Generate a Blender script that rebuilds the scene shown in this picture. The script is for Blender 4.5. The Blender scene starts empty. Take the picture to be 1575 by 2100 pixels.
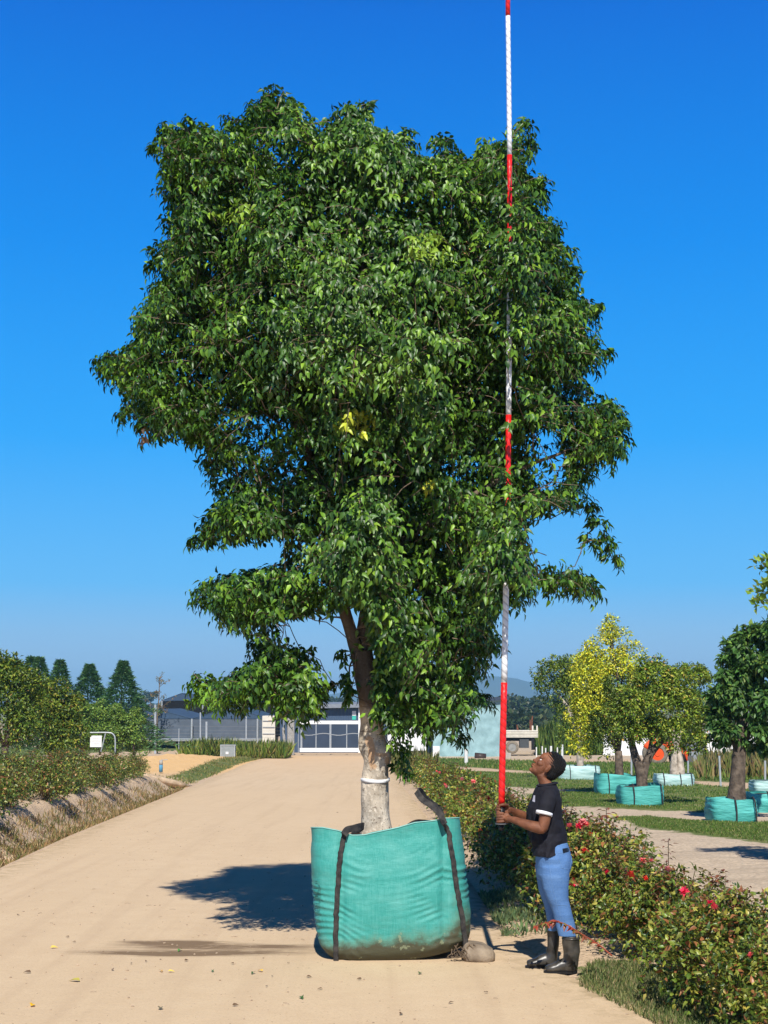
import bpy, bmesh, math, random
import numpy as np
from mathutils import Vector, Matrix
from mathutils import noise as mnoise

random.seed(7)
RS = np.random.RandomState(11)
R = math.radians
sc = bpy.context.scene
COL = sc.collection

# ------------------------------------------------------------------ camera
F = 3170.0                                  # focal length in pixels of the 1575 x 2100 photograph
TH = math.atan(395 / F)
CAMZ = 2.0
cd = bpy.data.cameras.new('camera')
cam = bpy.data.objects.new('camera', cd)
COL.objects.link(cam)
cam.location = (0, 0, CAMZ)
cam.rotation_euler = (math.pi / 2 + TH, 0, 0)
cd.sensor_fit = 'VERTICAL'
cd.sensor_height = 36
cd.lens = 36 * F / 2100
cd.clip_start = .1
cd.clip_end = 30000
sc.camera = cam
sc.render.resolution_x, sc.render.resolution_y = 768, 1024

# ------------------------------------------------------------------ sky, sun, exposure
SUN_EL, SUN_AZ = R(45), R(180.5)              # the sun stands behind the camera, a little to the right
w = bpy.data.worlds.new('World')
sc.world = w
w.use_nodes = True
nt = w.node_tree
nt.nodes.clear()
sky = nt.nodes.new('ShaderNodeTexSky')
sky.sky_type = 'NISHITA'
sky.sun_disc = False
sky.sun_elevation = SUN_EL
sky.sun_rotation = R(179.5)
sky.altitude = 200
sky.air_density = 1.25
sky.dust_density = .35
sky.ozone_density = 5.0
wtc = nt.nodes.new('ShaderNodeTexCoord')
wsx = nt.nodes.new('ShaderNodeSeparateXYZ')
nt.links.new(wtc.outputs['Generated'], wsx.inputs[0])
wr = nt.nodes.new('ShaderNodeValToRGB')          # colour of the clear sky by height above the horizon
def _lin(c): return tuple(((v / 255) / 12.92 if v / 255 <= .04045 else ((v / 255 + .055) / 1.055) ** 2.4) for v in c)
for i_, (p_, c_) in enumerate([(0, (168, 196, 228)), (.014, (166, 197, 232)), (.045, (142, 194, 238)), (.077, (96, 187, 250)), (.17, (36, 164, 250)), (.291, (0, 138, 236)), (.424, (0, 108, 214)), (.5, (2, 60, 132)), (1, (4, 20, 48))]):
    e_ = wr.color_ramp.elements
    if i_ >= len(e_): e_.new(.99)
    e_[i_].position = p_; e_[i_].color = tuple(v * 1.0 for v in _lin(c_)) + (1,)
nt.links.new(wsx.outputs['Z'], wr.inputs[0])
wsc = nt.nodes.new('ShaderNodeVectorMath'); wsc.operation = 'SCALE'; wsc.inputs['Scale'].default_value = 8.0
nt.links.new(wr.outputs[0], wsc.inputs[0])
wmx = nt.nodes.new('ShaderNodeMixRGB'); wmx.inputs[0].default_value = .985
nt.links.new(sky.outputs[0], wmx.inputs[1]); nt.links.new(wsc.outputs[0], wmx.inputs[2])
bgn = nt.nodes.new('ShaderNodeBackground')
bgn.inputs[1].default_value = .1
wo = nt.nodes.new('ShaderNodeOutputWorld')
nt.links.new(wmx.outputs[0], bgn.inputs[0])
nt.links.new(bgn.outputs[0], wo.inputs[0])
sd = bpy.data.lights.new('sun', 'SUN')
sd.energy = 4.6
sd.angle = R(.53)
sd.color = (1, .955, .88)
so = bpy.data.objects.new('sun', sd)
COL.objects.link(so)
# light travels towards +Y (away from the camera), a little to the left, and down
_sd = Vector((-math.tan(R(.5)), 1, -math.tan(SUN_EL))).normalized()
so.rotation_euler = _sd.to_track_quat('-Z', 'Y').to_euler()
so.location = (4, -30, 40)
sc.view_settings.view_transform = 'Standard'
sc.view_settings.look = 'None'
sc.view_settings.exposure = .42
sc.view_settings.gamma = 1
sc.view_settings.use_curve_mapping = False

# ------------------------------------------------------------------ pixel <-> world
def ray(px, py):
    vx, vy = (px - 787.5) / F, (1050 - py) / F
    return vx, math.cos(TH) - vy * math.sin(TH), math.sin(TH) + vy * math.cos(TH)
def at(px, py, Y):
    d = ray(px, py)
    t = Y / d[1]
    return Vector((d[0] * t, Y, CAMZ + d[2] * t))
def proj(P):
    P = np.asarray(P, float)
    x, y, z = P[:, 0], P[:, 1], P[:, 2] - CAMZ
    zc = y * math.cos(TH) + z * math.sin(TH)
    yc = -y * math.sin(TH) + z * math.cos(TH)
    return 787.5 + F * x / zc, 1050 - F * yc / zc

# ------------------------------------------------------------------ terrain heights
def base(y):
    y = np.asarray(y, float)
    a = np.clip((y - 15) / 4, -40, 40)
    s = np.where(y - 15 > 150, y - 15, 4 * np.log1p(np.exp(a)))
    v = -.0195 * s
    d = np.clip((v + 2.25) / .15, -40, 40)
    return -2.25 + .15 * np.log1p(np.exp(d))
def eL(y):
    return np.interp(y, [-10, 8, 20.7, 27, 39, 54, 80, 106, 130, 200], [-4.6, -4.75, -5.04, -5.41, -5.92, -6.55, -7.5, -8.5, -9.4, -12])
def eR(y):
    return np.interp(y, [-10, 8, 10.2, 12.5, 15.9, 20, 29, 42, 60, 106, 118, 130, 200], [2.3, 2.15, 1.88, 1.33, 1.12, 1.07, 1.0, .85, .55, .7, 3, 7, 20])
def wob(x, y, k=1.0):
    return (np.sin(x * 1.7 * k + 1.3 * np.sin(y * .9 * k)) + np.sin(y * 2.3 * k + 1.1 * np.sin(x * 1.9 * k + 2)) + .6 * np.sin(x * 4.1 * k - y * 3.3 * k + 1) + .5 * np.sin(x * 7.3 * k + y * 6.1 * k)) / 3.1
def H(x, y):
    x = np.asarray(x, float); y = np.asarray(y, float)
    z = base(y)
    s = eL(y) - x
    tap = np.interp(y, [0, 50, 56, 200], [1, 1, .25, .25])
    bank = np.interp(s, [-1, 0, .3, .55, 1.15, 1.8, 3.5, 8, 20], [0, 0, -.16, -.14, .38, .52, .5, .45, .4])
    z = z + bank * tap * np.interp(y, [0, 150, 260], [1, 1, 0])
    z = z + np.clip(s / .4, 0, 1) * (.07 * wob(x, y, 1.5) + .03 * wob(x, y, 4.2)) * np.interp(y, [0, 60, 90], [1, 1, .4])
    z = z + (.5 + .12 * wob(x, y, 1.3) + .09 * wob(x, y, 3.1)) * np.exp(-((x + 11.5) / 3.4) ** 2 - ((y - 82) / 20) ** 2)
    t = x - eR(y)
    z = z + np.clip(t / .6, 0, 1) * .035 * wob(x, y, .9)
    z = z + np.interp(t, [0, .25, .9, 1.6, 2.2], [0, .04, .07, .05, 0]) * np.interp(y, [0, 60, 80], [1, 1, 0])
    inr = (s < 0) & (t < 0)
    z = z + np.where(inr, .012 * wob(x * .7, y * .25, 1), 0)
    return z
def h1(x, y): return float(H(np.array([x]), np.array([y]))[0])
def gr(px, py):
    lo, hi = 3., 4000.
    for _ in range(50):
        m = (lo + hi) / 2
        p = at(px, py, m)
        if p.z > h1(p.x, m): lo = m
        else: hi = m
    p = at(px, py, lo)
    return Vector((p.x, lo, h1(p.x, lo)))

# ------------------------------------------------------------------ materials
def newmat(name):
    m = bpy.data.materials.new(name)
    m.use_nodes = True
    n = m.node_tree.nodes
    return m, m.node_tree, n['Principled BSDF'], n['Material Output']
def mat(name, col, rough=.7, var=.15, scale=6, bump=0, bscale=40, spec=.3, metal=0, stretch=(1, 1, 1), col2=None, coat=0):
    m, t, b, o = newmat(name)
    n, l = t.nodes, t.links
    tc = n.new('ShaderNodeTexCoord'); mp = n.new('ShaderNodeMapping')
    mp.inputs['Scale'].default_value = stretch
    l.new(tc.outputs['Object'], mp.inputs[0])
    ns = n.new('ShaderNodeTexNoise'); ns.inputs['Scale'].default_value = scale; ns.inputs['Detail'].default_value = 6
    l.new(mp.outputs[0], ns.inputs['Vector'])
    cr = n.new('ShaderNodeValToRGB')
    a = tuple(max(0, c * (1 - var)) for c in col) + (1,)
    z = tuple(c * (1 + var) for c in (col2 or col)) + (1,)
    cr.color_ramp.elements[0].color = a; cr.color_ramp.elements[0].position = .32
    cr.color_ramp.elements[1].color = z; cr.color_ramp.elements[1].position = .68
    l.new(ns.outputs[0], cr.inputs[0]); l.new(cr.outputs[0], b.inputs['Base Color'])
    b.inputs['Roughness'].default_value = rough
    b.inputs['Specular IOR Level'].default_value = spec
    b.inputs['Metallic'].default_value = metal
    if coat: b.inputs['Coat Weight'].default_value = coat
    if bump:
        n2 = n.new('ShaderNodeTexNoise'); n2.inputs['Scale'].default_value = bscale; n2.inputs['Detail'].default_value = 5
        l.new(mp.outputs[0], n2.inputs['Vector'])
        bp = n.new('ShaderNodeBump'); bp.inputs['Strength'].default_value = bump; bp.inputs['Distance'].default_value = .02
        l.new(n2.outputs[0], bp.inputs['Height']); l.new(bp.outputs[0], b.inputs['Normal'])
    return m
def leafmat(name, rough=.42, trans=.22, spec=.5, val=1.0):
    m, t, b, o = newmat(name)
    n, l = t.nodes, t.links
    at_ = n.new('ShaderNodeAttribute'); at_.attribute_name = 'tint'
    h = n.new('ShaderNodeHueSaturation'); h.inputs['Value'].default_value = val
    l.new(at_.outputs['Color'], h.inputs['Color'])
    l.new(h.outputs[0], b.inputs['Base Color'])
    b.inputs['Roughness'].default_value = rough
    b.inputs['Specular IOR Level'].default_value = spec
    tr = n.new('ShaderNodeBsdfTranslucent')
    h2 = n.new('ShaderNodeHueSaturation'); h2.inputs['Value'].default_value = 1.5; h2.inputs['Hue'].default_value = .48
    l.new(h.outputs[0], h2.inputs['Color']); l.new(h2.outputs[0], tr.inputs[0])
    mx = n.new('ShaderNodeMixShader'); mx.inputs[0].default_value = trans
    l.new(b.outputs[0], mx.inputs[1]); l.new(tr.outputs[0], mx.inputs[2]); l.new(mx.outputs[0], o.inputs[0])
    return m

# ------------------------------------------------------------------ object helpers
def tag(o, label=None, cat=None, group=None, kind=None):
    if label: o['label'] = label
    if cat: o['category'] = cat
    if group: o['group'] = group
    if kind: o['kind'] = kind
    return o
def thing(name, label, cat, loc=(0, 0, 0), rz=0, group=None):
    o = bpy.data.objects.new(name, None)
    COL.objects.link(o)
    o.empty_display_size = .2
    o.location = loc; o.rotation_euler = (0, 0, rz)
    return tag(o, label, cat, group)
def link(name, me, m=None, parent=None, world=True):
    o = bpy.data.objects.new(name, me)
    COL.objects.link(o)
    if m: me.materials.append(m)
    if parent is not None:
        o.parent = parent
        if world:                       # geometry was written in world coordinates
            bpy.context.view_layer.update()
            o.matrix_parent_inverse = parent.matrix_world.inverted()
    return o
def copy_tree(o, parent=None):
    c = o.copy(); COL.objects.link(c)
    if parent is not None: c.parent = parent
    for ch in list(o.children): copy_tree(ch, c)
    return c

class MB:
    def __init__(s): s.v = []; s.f = []; s.mi = []; s.sm = []; s.cm = 0; s.smooth = False
    def add(s, vs, fs):
        k = len(s.v); s.v += [tuple(v) for v in vs]
        for f in fs: s.f.append(tuple(i + k for i in f)); s.mi.append(s.cm); s.sm.append(s.smooth)
    def box(s, c, d, rz=0, M=None):
        x, y, z = d[0] / 2, d[1] / 2, d[2] / 2
        vs = [Vector(q) for q in ((-x, -y, -z), (x, -y, -z), (x, y, -z), (-x, y, -z), (-x, -y, z), (x, -y, z), (x, y, z), (-x, y, z))]
        rot = M if M is not None else Matrix.Rotation(rz, 3, 'Z')
        s.add([rot @ v + Vector(c) for v in vs], [(0, 3, 2, 1), (4, 5, 6, 7), (0, 1, 5, 4), (1, 2, 6, 5), (2, 3, 7, 6), (3, 0, 4, 7)])
    def tube(s, pts, rad, n=8, cap=True):
        pts = [Vector(p) for p in pts]
        if not hasattr(rad, '__len__'): rad = [rad] * len(pts)
        vs = []; up = None
        for i, p in enumerate(pts):
            t = (pts[min(i + 1, len(pts) - 1)] - pts[max(i - 1, 0)])
            if t.length < 1e-9: t = Vector((0, 0, 1))
            t.normalize()
            if up is None:
                up = Vector((1, 0, 0)) if abs(t.x) < .8 else Vector((0, 1, 0))
            a = t.cross(up)
            if a.length < 1e-6: a = t.cross(Vector((0, 1, .1)))
            a.normalize(); b = a.cross(t).normalized(); up = b
            r = rad[i]; ra, rb = (r if hasattr(r, '__len__') else (r, r))
            for k in range(n):
                q = 2 * math.pi * k / n
                vs.append(p + a * math.cos(q) * ra + b * math.sin(q) * rb)
        fs = []
        for i in range(len(pts) - 1):
            for k in range(n):
                k2 = (k + 1) % n
                fs.append((i * n + k, i * n + k2, (i + 1) * n + k2, (i + 1) * n + k))
        if cap: fs += [tuple(range(n))[::-1], tuple((len(pts) - 1) * n + k for k in range(n))]
        s.add(vs, fs)
    def rings(s, rs, n=24, e=2.0, cap=True, fn=None):
        """rs: (cx, cy, z, a, b[, e]) horizontal superellipse rings"""
        vs = []
        for i, r in enumerate(rs):
            ee = r[5] if len(r) > 5 else e
            for k in range(n):
                q = 2 * math.pi * k / n
                c_, s_ = math.cos(q), math.sin(q)
                p = Vector((r[0] + r[3] * math.copysign(abs(c_) ** (2 / ee), c_), r[1] + r[4] * math.copysign(abs(s_) ** (2 / ee), s_), r[2]))
                if fn: p = fn(p, i / (len(rs) - 1), q)
                vs.append(p)
        fs = []
        m = len(rs)
        for i in range(m - 1):
            for k in range(n):
                k2 = (k + 1) % n
                fs.append((i * n + k, i * n + k2, (i + 1) * n + k2, (i + 1) * n + k))
        if cap: fs += [tuple(range(n))[::-1], tuple((m - 1) * n + k for k in range(n))]
        s.add(vs, fs)
    def ell(s, c, r, M=None, nu=14, nv=10):
        c = Vector(c); vs = []
        if not hasattr(r, '__len__'): r = (r, r, r)
        for j in range(1, nv):
            a = math.pi * j / nv
            for i in range(nu):
                b = 2 * math.pi * i / nu
                p = Vector((r[0] * math.sin(a) * math.cos(b), r[1] * math.sin(a) * math.sin(b), r[2] * math.cos(a)))
                vs.append(c + (M @ p if M is not None else p))
        k0 = len(vs)
        for z in (r[2], -r[2]):
            p = Vector((0, 0, z)); vs.append(c + (M @ p if M is not None else p))
        fs = []
        for j in range(nv - 2):
            for i in range(nu):
                i2 = (i + 1) % nu
                fs.append((j * nu + i, (j + 1) * nu + i, (j + 1) * nu + i2, j * nu + i2))
        for i in range(nu):
            i2 = (i + 1) % nu
            fs.append((k0, i, i2)); fs.append((k0 + 1, (nv - 2) * nu + i2, (nv - 2) * nu + i))
        s.add(vs, fs)
    def mesh(s, name):
        me = bpy.data.meshes.new(name)
        me.from_pydata([tuple(v) for v in s.v], [], s.f)
        me.polygons.foreach_set('material_index', s.mi)
        me.polygons.foreach_set('use_smooth', s.sm)
        me.update()
        return me
    def build(s, name, m=None, parent=None, smooth=None, world=True):
        me = s.mesh(name)
        if smooth is not None: me.polygons.foreach_set('use_smooth', [smooth] * len(me.polygons))
        ms = m if isinstance(m, (list, tuple)) else ([m] if m else [])
        for q in ms: me.materials.append(q)
        return link(name, me, None, parent, world)

def np_mesh(name, V, faces_flat, starts, tint=None, smooth=False):
    me = bpy.data.meshes.new(name)
    me.vertices.add(len(V)); me.vertices.foreach_set('co', np.ascontiguousarray(V, np.float32).ravel())
    me.loops.add(len(faces_flat)); me.loops.foreach_set('vertex_index', np.ascontiguousarray(faces_flat, np.int32))
    me.polygons.add(len(starts)); me.polygons.foreach_set('loop_start', np.ascontiguousarray(starts, np.int32))
    if smooth: me.polygons.foreach_set('use_smooth', np.ones(len(starts), bool))
    me.update(calc_edges=True)
    if tint is not None:
        a = me.attributes.new('tint', 'FLOAT_COLOR', 'POINT')
        c = np.ones((len(V), 4), np.float32); c[:, :3] = tint
        a.data.foreach_set('color', c.ravel())
    return me

LEAF1_V = np.array([(0, 0, 0), (.28, -.5, .16), (.33, 0, .02), (.28, .5, .16), (.66, -.34, .06), (.7, 0, -.06), (.66, .34, .06), (1.1, 0, -.28)])
LEAF1_F = [(0, 2, 1), (0, 3, 2), (1, 2, 5, 4), (2, 3, 6, 5), (4, 5, 7), (5, 6, 7)]
LEAF0_V = np.array([(0, 0, 0), (.45, -.5, .12), (1., 0, -.1), (.45, .5, .12)])
LEAF0_F = [(0, 2, 1), (0, 3, 2)]
def unit(a): return a / np.maximum(np.linalg.norm(a, axis=1, keepdims=True), 1e-9)
def leaves_mesh(name, P, D, N, L, W, C, detail=1):
    D = unit(D); N = unit(N - D * (N * D).sum(1, keepdims=True)); S = np.cross(D, N)
    T, Fc = (LEAF1_V, LEAF1_F) if detail else (LEAF0_V, LEAF0_F)
    n, k = len(P), len(T)
    V = P[:, None, :] + D[:, None, :] * (T[None, :, 0:1] * L[:, None, None]) + S[:, None, :] * (T[None, :, 1:2] * W[:, None, None]) \
        + N[:, None, :] * (T[None, :, 2:3] * (L * .6 + W * .4)[:, None, None])
    V = V.reshape(-1, 3)
    tpl = np.concatenate([np.array(f) for f in Fc]); ln = np.array([len(f) for f in Fc])
    ff = (tpl[None, :] + (np.arange(n) * k)[:, None]).ravel()
    st = np.concatenate([[0], np.cumsum(np.tile(ln, n))[:-1]])
    return np_mesh(name, V, ff, st, np.repeat(C, k, axis=0))

def in_poly(x, y, poly):
    p = np.array(poly, float); ins = np.zeros(len(x), bool); dist = np.full(len(x), 1e9)
    for i in range(len(p)):
        a, b = p[i], p[(i + 1) % len(p)]
        c = ((a[1] > y) != (b[1] > y))
        with np.errstate(divide='ignore', invalid='ignore'):
            xi = (b[0] - a[0]) * (y - a[1]) / (b[1] - a[1] + 1e-12) + a[0]
        ins ^= c & (x < xi)
        d = b - a; t = np.clip(((x - a[0]) * d[0] + (y - a[1]) * d[1]) / (d @ d + 1e-9), 0, 1)
        dist = np.minimum(dist, np.hypot(x - a[0] - t * d[0], y - a[1] - t * d[1]))
    return ins, dist
def rdir(n):
    v = RS.normal(size=(n, 3)); return unit(v)
def pal(n, cols, wts, jit=.18):
    cols = np.array(cols); i = RS.choice(len(cols), n, p=np.array(wts) / sum(wts))
    return cols[i] * (1 + jit * RS.normal(size=(n, 1))).clip(.5, 1.6) * (1 + .06 * RS.normal(size=(n, 3)))
def bake(o):
    """apply the modifiers of o into a plain mesh"""
    dg = bpy.context.evaluated_depsgraph_get(); dg.update()
    me = bpy.data.meshes.new_from_object(o.evaluated_get(dg))
    o.modifiers.clear(); o.data = me
    return o
def remeshed(mb, name, m, parent, vox=.006, sm=6, fac=.6):
    o = mb.build(name, m, parent)
    r = o.modifiers.new('r', 'REMESH'); r.mode = 'VOXEL'; r.voxel_size = vox; r.use_smooth_shade = True
    if sm:
        s_ = o.modifiers.new('s', 'SMOOTH'); s_.iterations = sm; s_.factor = fac
    return bake(o)
# ================================================================== GROUND
ys = [-10, -4, 0, 3, 5, 6.5]
y = 7.5
while y < 170: ys.append(y); y += max(.11, .0085 * y)
while y < 9000: ys.append(y); y *= 1.12
ys = np.array(ys)
sk = [0]; d = .07
while sk[-1] < 45: sk.append(sk[-1] + d); d *= 1.035
while sk[-1] < 9000: sk.append(sk[-1] * 1.4)
sk = np.array(sk)
tr = np.linspace(0, 1, 46)
nL, nT = len(sk), len(tr)
YY = ys[:, None]
XL = eL(YY) - sk[::-1][None, :]
XR = eR(YY) + sk[None, :]
XT = eL(YY) + (eR(YY) - eL(YY)) * tr[None, :]
GX = np.concatenate([XL, XT[:, 1:-1], XR], axis=1)
GY = np.repeat(YY, GX.shape[1], axis=1)
GZ = H(GX, GY)
GZ[:, nL:nL + nT - 2] -= .03
def grid_mesh(name, X, Y, Z):
    ny, nx = X.shape
    V = np.stack([X, Y, Z], -1).reshape(-1, 3)
    i = np.arange(ny - 1)[:, None] * nx + np.arange(nx - 1)[None, :]
    q = np.stack([i, i + 1, i + nx + 1, i + nx], -1).reshape(-1)
    return np_mesh(name, V, q, np.arange(len(q) // 4) * 4, None, True)
def attr(me, name, vals):
    a = me.attributes.new(name, 'FLOAT', 'POINT'); a.data.foreach_set('value', np.ascontiguousarray(vals, np.float32).ravel())
gme = grid_mesh('ground', GX, GY, GZ)
fx, fy = GX.ravel(), GY.ravel()
pX, pY = proj(np.stack([fx, np.maximum(fy, 4), base(np.maximum(fy, 4))], -1))
def region(poly, soft):
    """ground cover inside an area, given by its corners, with a soft edge in metres"""
    W_ = [gr0(*p) for p in poly]
    ins, dist = in_poly(fx, fy, W_)
    return np.clip(np.where(ins, .5 + dist / soft, .5 - dist / soft), 0, 1)
def gr0(px, py):
    lo, hi = 3., 9000.
    for _ in range(50):
        m_ = (lo + hi) / 2
        if at(px, py, m_).z > float(base(m_)): lo = m_
        else: hi = m_
    p = at(px, py, lo); return (p.x, lo)
s_ = eL(fy) - fx; t_ = fx - eR(fy)
grass = np.zeros(len(fx))
# strips of grass right of the rose row
for poly, sf, a in [([(1250, 1676), (1330, 1672), (1450, 1684), (1700, 1684), (1700, 1745), (1480, 1717), (1330, 1701)], .9, 1),
                 ([(1080, 1630), (1250, 1622), (1520, 1650), (1500, 1666), (1330, 1662), (1090, 1650)], .9, 1),
                 ([(860, 1578), (1100, 1586), (1330, 1600), (1600, 1622), (1700, 1640), (1700, 1656), (1450, 1640), (1200, 1622), (860, 1604)], 1.5, 1),
                 ([(860, 1556), (1180, 1566), (1700, 1566), (1700, 1614), (1300, 1596), (860, 1567)], 2, 1),
                 ([(1320, 1690), (1400, 1690), (1390, 1700), (1310, 1698)], .5, .6),
                 ([(1040, 1680), (1240, 1690), (1200, 1700), (1040, 1695)], .6, .7)]:
    grass = np.maximum(grass, a * region(poly, sf))
grass = np.maximum(grass, np.interp(t_, [-.1, .1, .5, .8], [0, 1, .8, 0]) * np.interp(fy, [6, 8, 11.9, 12.6, 20], [0, 1, 1, .15, .2]) )
grass = np.maximum(grass, .42 * np.interp(s_, [.2, .5, .9, 1.2], [0, 1, .5, .2]) * (fy < 60))
grass = np.maximum(grass, .9 * np.interp(s_, [.1, .4, 1.2, 1.8], [0, 1, .8, 0]) * np.interp(fy, [52, 62, 110, 115], [0, 1, 1, 0]))
grass = np.maximum(grass, region([(-200, 1538), (150, 1532), (300, 1522), (420, 1528), (430, 1540), (240, 1545), (-200, 1560)], 5) * .8)
grass = np.maximum(grass, np.interp(fy, [230, 300], [0, .35]))
orange = np.exp(-((fx + 11.5) / 4.6) ** 2 - ((fy - 84) / 25) ** 2) * 1.8
orange = np.maximum(orange, np.exp(-((fx + 8.0) / 2.4) ** 2 - ((fy - 118) / 9) ** 2) * 1.5)
gravel = region([(860, 1604), (1240, 1600), (1700, 1640), (1700, 2300), (1500, 2100), (1000, 1700)], .8)
gravel = np.maximum(gravel, np.interp(fy, [108, 118, 240, 300], [0, 1, 1, 0]) * (t_ > -4))
field = np.interp(fy, [230, 400], [0, 1])
for nm, a in (('grass', grass), ('orange', np.clip(orange, 0, 1)), ('gravel', gravel), ('field', field)): attr(gme, nm, a)

m, t, b, o = newmat('ground_soil'); n, l = t.nodes, t.links
tc = n.new('ShaderNodeTexCoord')
def noise(scale, detail=8, rough=.6, vec=None, st=None):
    q = n.new('ShaderNodeTexNoise'); q.inputs['Scale'].default_value = scale; q.inputs['Detail'].default_value = detail; q.inputs['Roughness'].default_value = rough
    if st:
        mp = n.new('ShaderNodeMapping'); mp.inputs['Scale'].default_value = st
        l.new(tc.outputs['Object'], mp.inputs[0]); l.new(mp.outputs[0], q.inputs['Vector'])
    else: l.new(tc.outputs['Object'], q.inputs['Vector'])
    return q.outputs[0]
def ramp(src, stops):
    q = n.new('ShaderNodeValToRGB'); e = q.color_ramp.elements
    while len(e) < len(stops): e.new(.5)
    for k, (p, c) in enumerate(stops): e[k].position = p; e[k].color = tuple(c) + (1,) if len(c) == 3 else c
    l.new(src, q.inputs[0]); return q.outputs[0]
def mix(f, a_, b_, typ='MIX'):
    q = n.new('ShaderNodeMixRGB'); q.blend_type = typ
    for i, s in enumerate((f, a_, b_)):
        if isinstance(s, (int, float)): q.inputs[i].default_value = s
        elif isinstance(s, tuple): q.inputs[i].default_value = s + (1,)
        else: l.new(s, q.inputs[i])
    return q.outputs[0]
def attn(nm):
    q = n.new('ShaderNodeAttribute'); q.attribute_name = nm; return q.outputs['Fac']
def math_(op, a_, b_=0.):
    q = n.new('ShaderNodeMath'); q.operation = op
    for i, s in enumerate((a_, b_)):
        if isinstance(s, (int, float)): q.inputs[i].default_value = s
        else: l.new(s, q.inputs[i])
    return q.outputs[0]
def mask(nm, nz, k=1.6):
    """attribute broken up with noise"""
    a_ = math_('ADD', attn(nm), math_('MULTIPLY', math_('SUBTRACT', nz, .5), k))
    return ramp(a_, [(.4, (0, 0, 0)), (.6, (1, 1, 1))])
big, mid, fine = noise(.35), noise(2.2), noise(22)
sand = mix(mid, (.50, .365, .235), (.66, .49, .33))
sand = mix(ramp(fine, [(.35, (1, 1, 1)), (.5, (0, 0, 0))]), sand, (.33, .235, .15))
grav = mix(mid, (.52, .405, .285), (.69, .55, .395))
vo = n.new('ShaderNodeTexVoronoi'); vo.inputs['Scale'].default_value = 26; l.new(tc.outputs['Object'], vo.inputs['Vector'])
grav = mix(ramp(vo.outputs['Color'], [(.2, (0, 0, 0)), (.8, (.55, .55, .55))]), grav, (.30, .235, .175))
grav = mix(ramp(noise(1.1, 6, .7, st=(.35, 1.6, 1)), [(.48, (0, 0, 0)), (.62, (.6, .6, .6))]), grav, (.36, .28, .2))
c = mix(mask('gravel', mid, .6), sand, grav)
c = mix(ramp(attn('orange'), [(.3, (0, 0, 0)), (.7, (1, 1, 1))]), c, mix(mid, (.62, .38, .16), (.78, .52, .26)))
gcol = mix(noise(6), (.055, .10, .022), (.17, .20, .06))
gcol = mix(ramp(noise(1.3), [(.5, (0, 0, 0)), (.7, (.7, .7, .7))]), gcol, (.30, .25, .12))
c = mix(mask('grass', noise(3.5, 10, .7), 1.5), c, gcol)
c = mix(attn('field'), c, mix(noise(.02, 4), (.24, .21, .12), (.12, .15, .07)))
l.new(c, b.inputs['Base Color']); b.inputs['Roughness'].default_value = .95; b.inputs['Specular IOR Level'].default_value = .1
bp = n.new('ShaderNodeBump'); bp.inputs['Strength'].default_value = .75; bp.inputs['Distance'].default_value = .05
l.new(math_('ADD', math_('MULTIPLY', fine, .5), noise(7)), bp.inputs['Height']); l.new(bp.outputs[0], b.inputs['Normal'])
tag(link('ground', gme, m), 'pale sandy soil with gravel and grass strips beside the dirt road', 'ground', kind='structure')

# ---- the dirt road, a sheet of its own
tr2 = np.linspace(0, 1, 90)
yr = ys[(ys > -6) & (ys < 124)]
yr2 = np.sort(np.concatenate([yr, (yr[1:] + yr[:-1]) / 2]))
RX = eL(yr2)[:, None] + (eR(yr2) - eL(yr2))[:, None] * tr2[None, :]
RY = np.repeat(yr2[:, None], len(tr2), axis=1)
GZ2 = H(RX, RY)
RZ = GZ2 + .006
edge = np.minimum(tr2, 1 - tr2)[None, :] * (eR(yr2) - eL(yr2))[:, None]
RZ = RZ - .03 * np.clip(1 - edge / .12, 0, 1)
rme = grid_mesh('dirt_road', RX, RY, RZ)
rx, ry = RX.ravel(), RY.ravel()
def gauss(cx, cy, sx, sy, rot=0):
    dx, dy = rx - cx, ry - cy; c_, q_ = math.cos(rot), math.sin(rot)
    return np.exp(-((dx * c_ + dy * q_) / sx) ** 2 - ((-dx * q_ + dy * c_) / sy) ** 2)
p1, p2, p3 = gr(330, 1935), gr(390, 1958), gr(480, 1942)
stain = 1.0 * gauss(p1.x + .1, p1.y, .42, .13) + 1.1 * gauss(p2.x - .05, p2.y, .52, .09) + .8 * gauss(p3.x, p3.y, .75, .12) + .45 * gauss(p2.x + .2, p2.y + .1, 1.1, .22) + .4 * gauss(p2.x - .5, p2.y + .03, .35, .05)
attr(rme, 'stain', np.clip(stain, 0, 1.2))
edg = np.clip(1 - np.minimum(rx - eL(ry), eR(ry) - rx) / .55, 0, 1); attr(rme, 'edge', edg)
attr(rme, 'orange', np.interp(ry, [60, 118], [0, .75]))
m, t, b, o = newmat('packed_sand'); n, l = t.nodes, t.links
tc = n.new('ShaderNodeTexCoord')
big, mid, fine = noise(.5, st=(1, .25, 1)), noise(3), noise(60, 8, .7)
c = mix(big, (.575, .425, .265), (.68, .52, .34))
c = mix(ramp(mid, [(.35, (.35, .35, .35)), (.6, (0, 0, 0))]), c, (.55, .40, .25))
c = mix(ramp(fine, [(.3, (.55, .55, .55)), (.5, (0, 0, 0))]), c, (.40, .28, .18))
c = mix(ramp(noise(90, 3), [(.68, (0, 0, 0)), (.74, (.6, .6, .6))]), c, (.80, .64, .46))
sp = ramp(noise(30, 2, .4), [(.74, (0, 0, 0)), (.78, (1, 1, 1))])
c = mix(sp, c, (.20, .14, .10))
trk = ramp(noise(1.0, 5, .6, st=(3.2, .12, 1)), [(.5, (0, 0, 0)), (.75, (.42, .42, .42))])
c = mix(trk, c, (.46, .325, .205))
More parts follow.
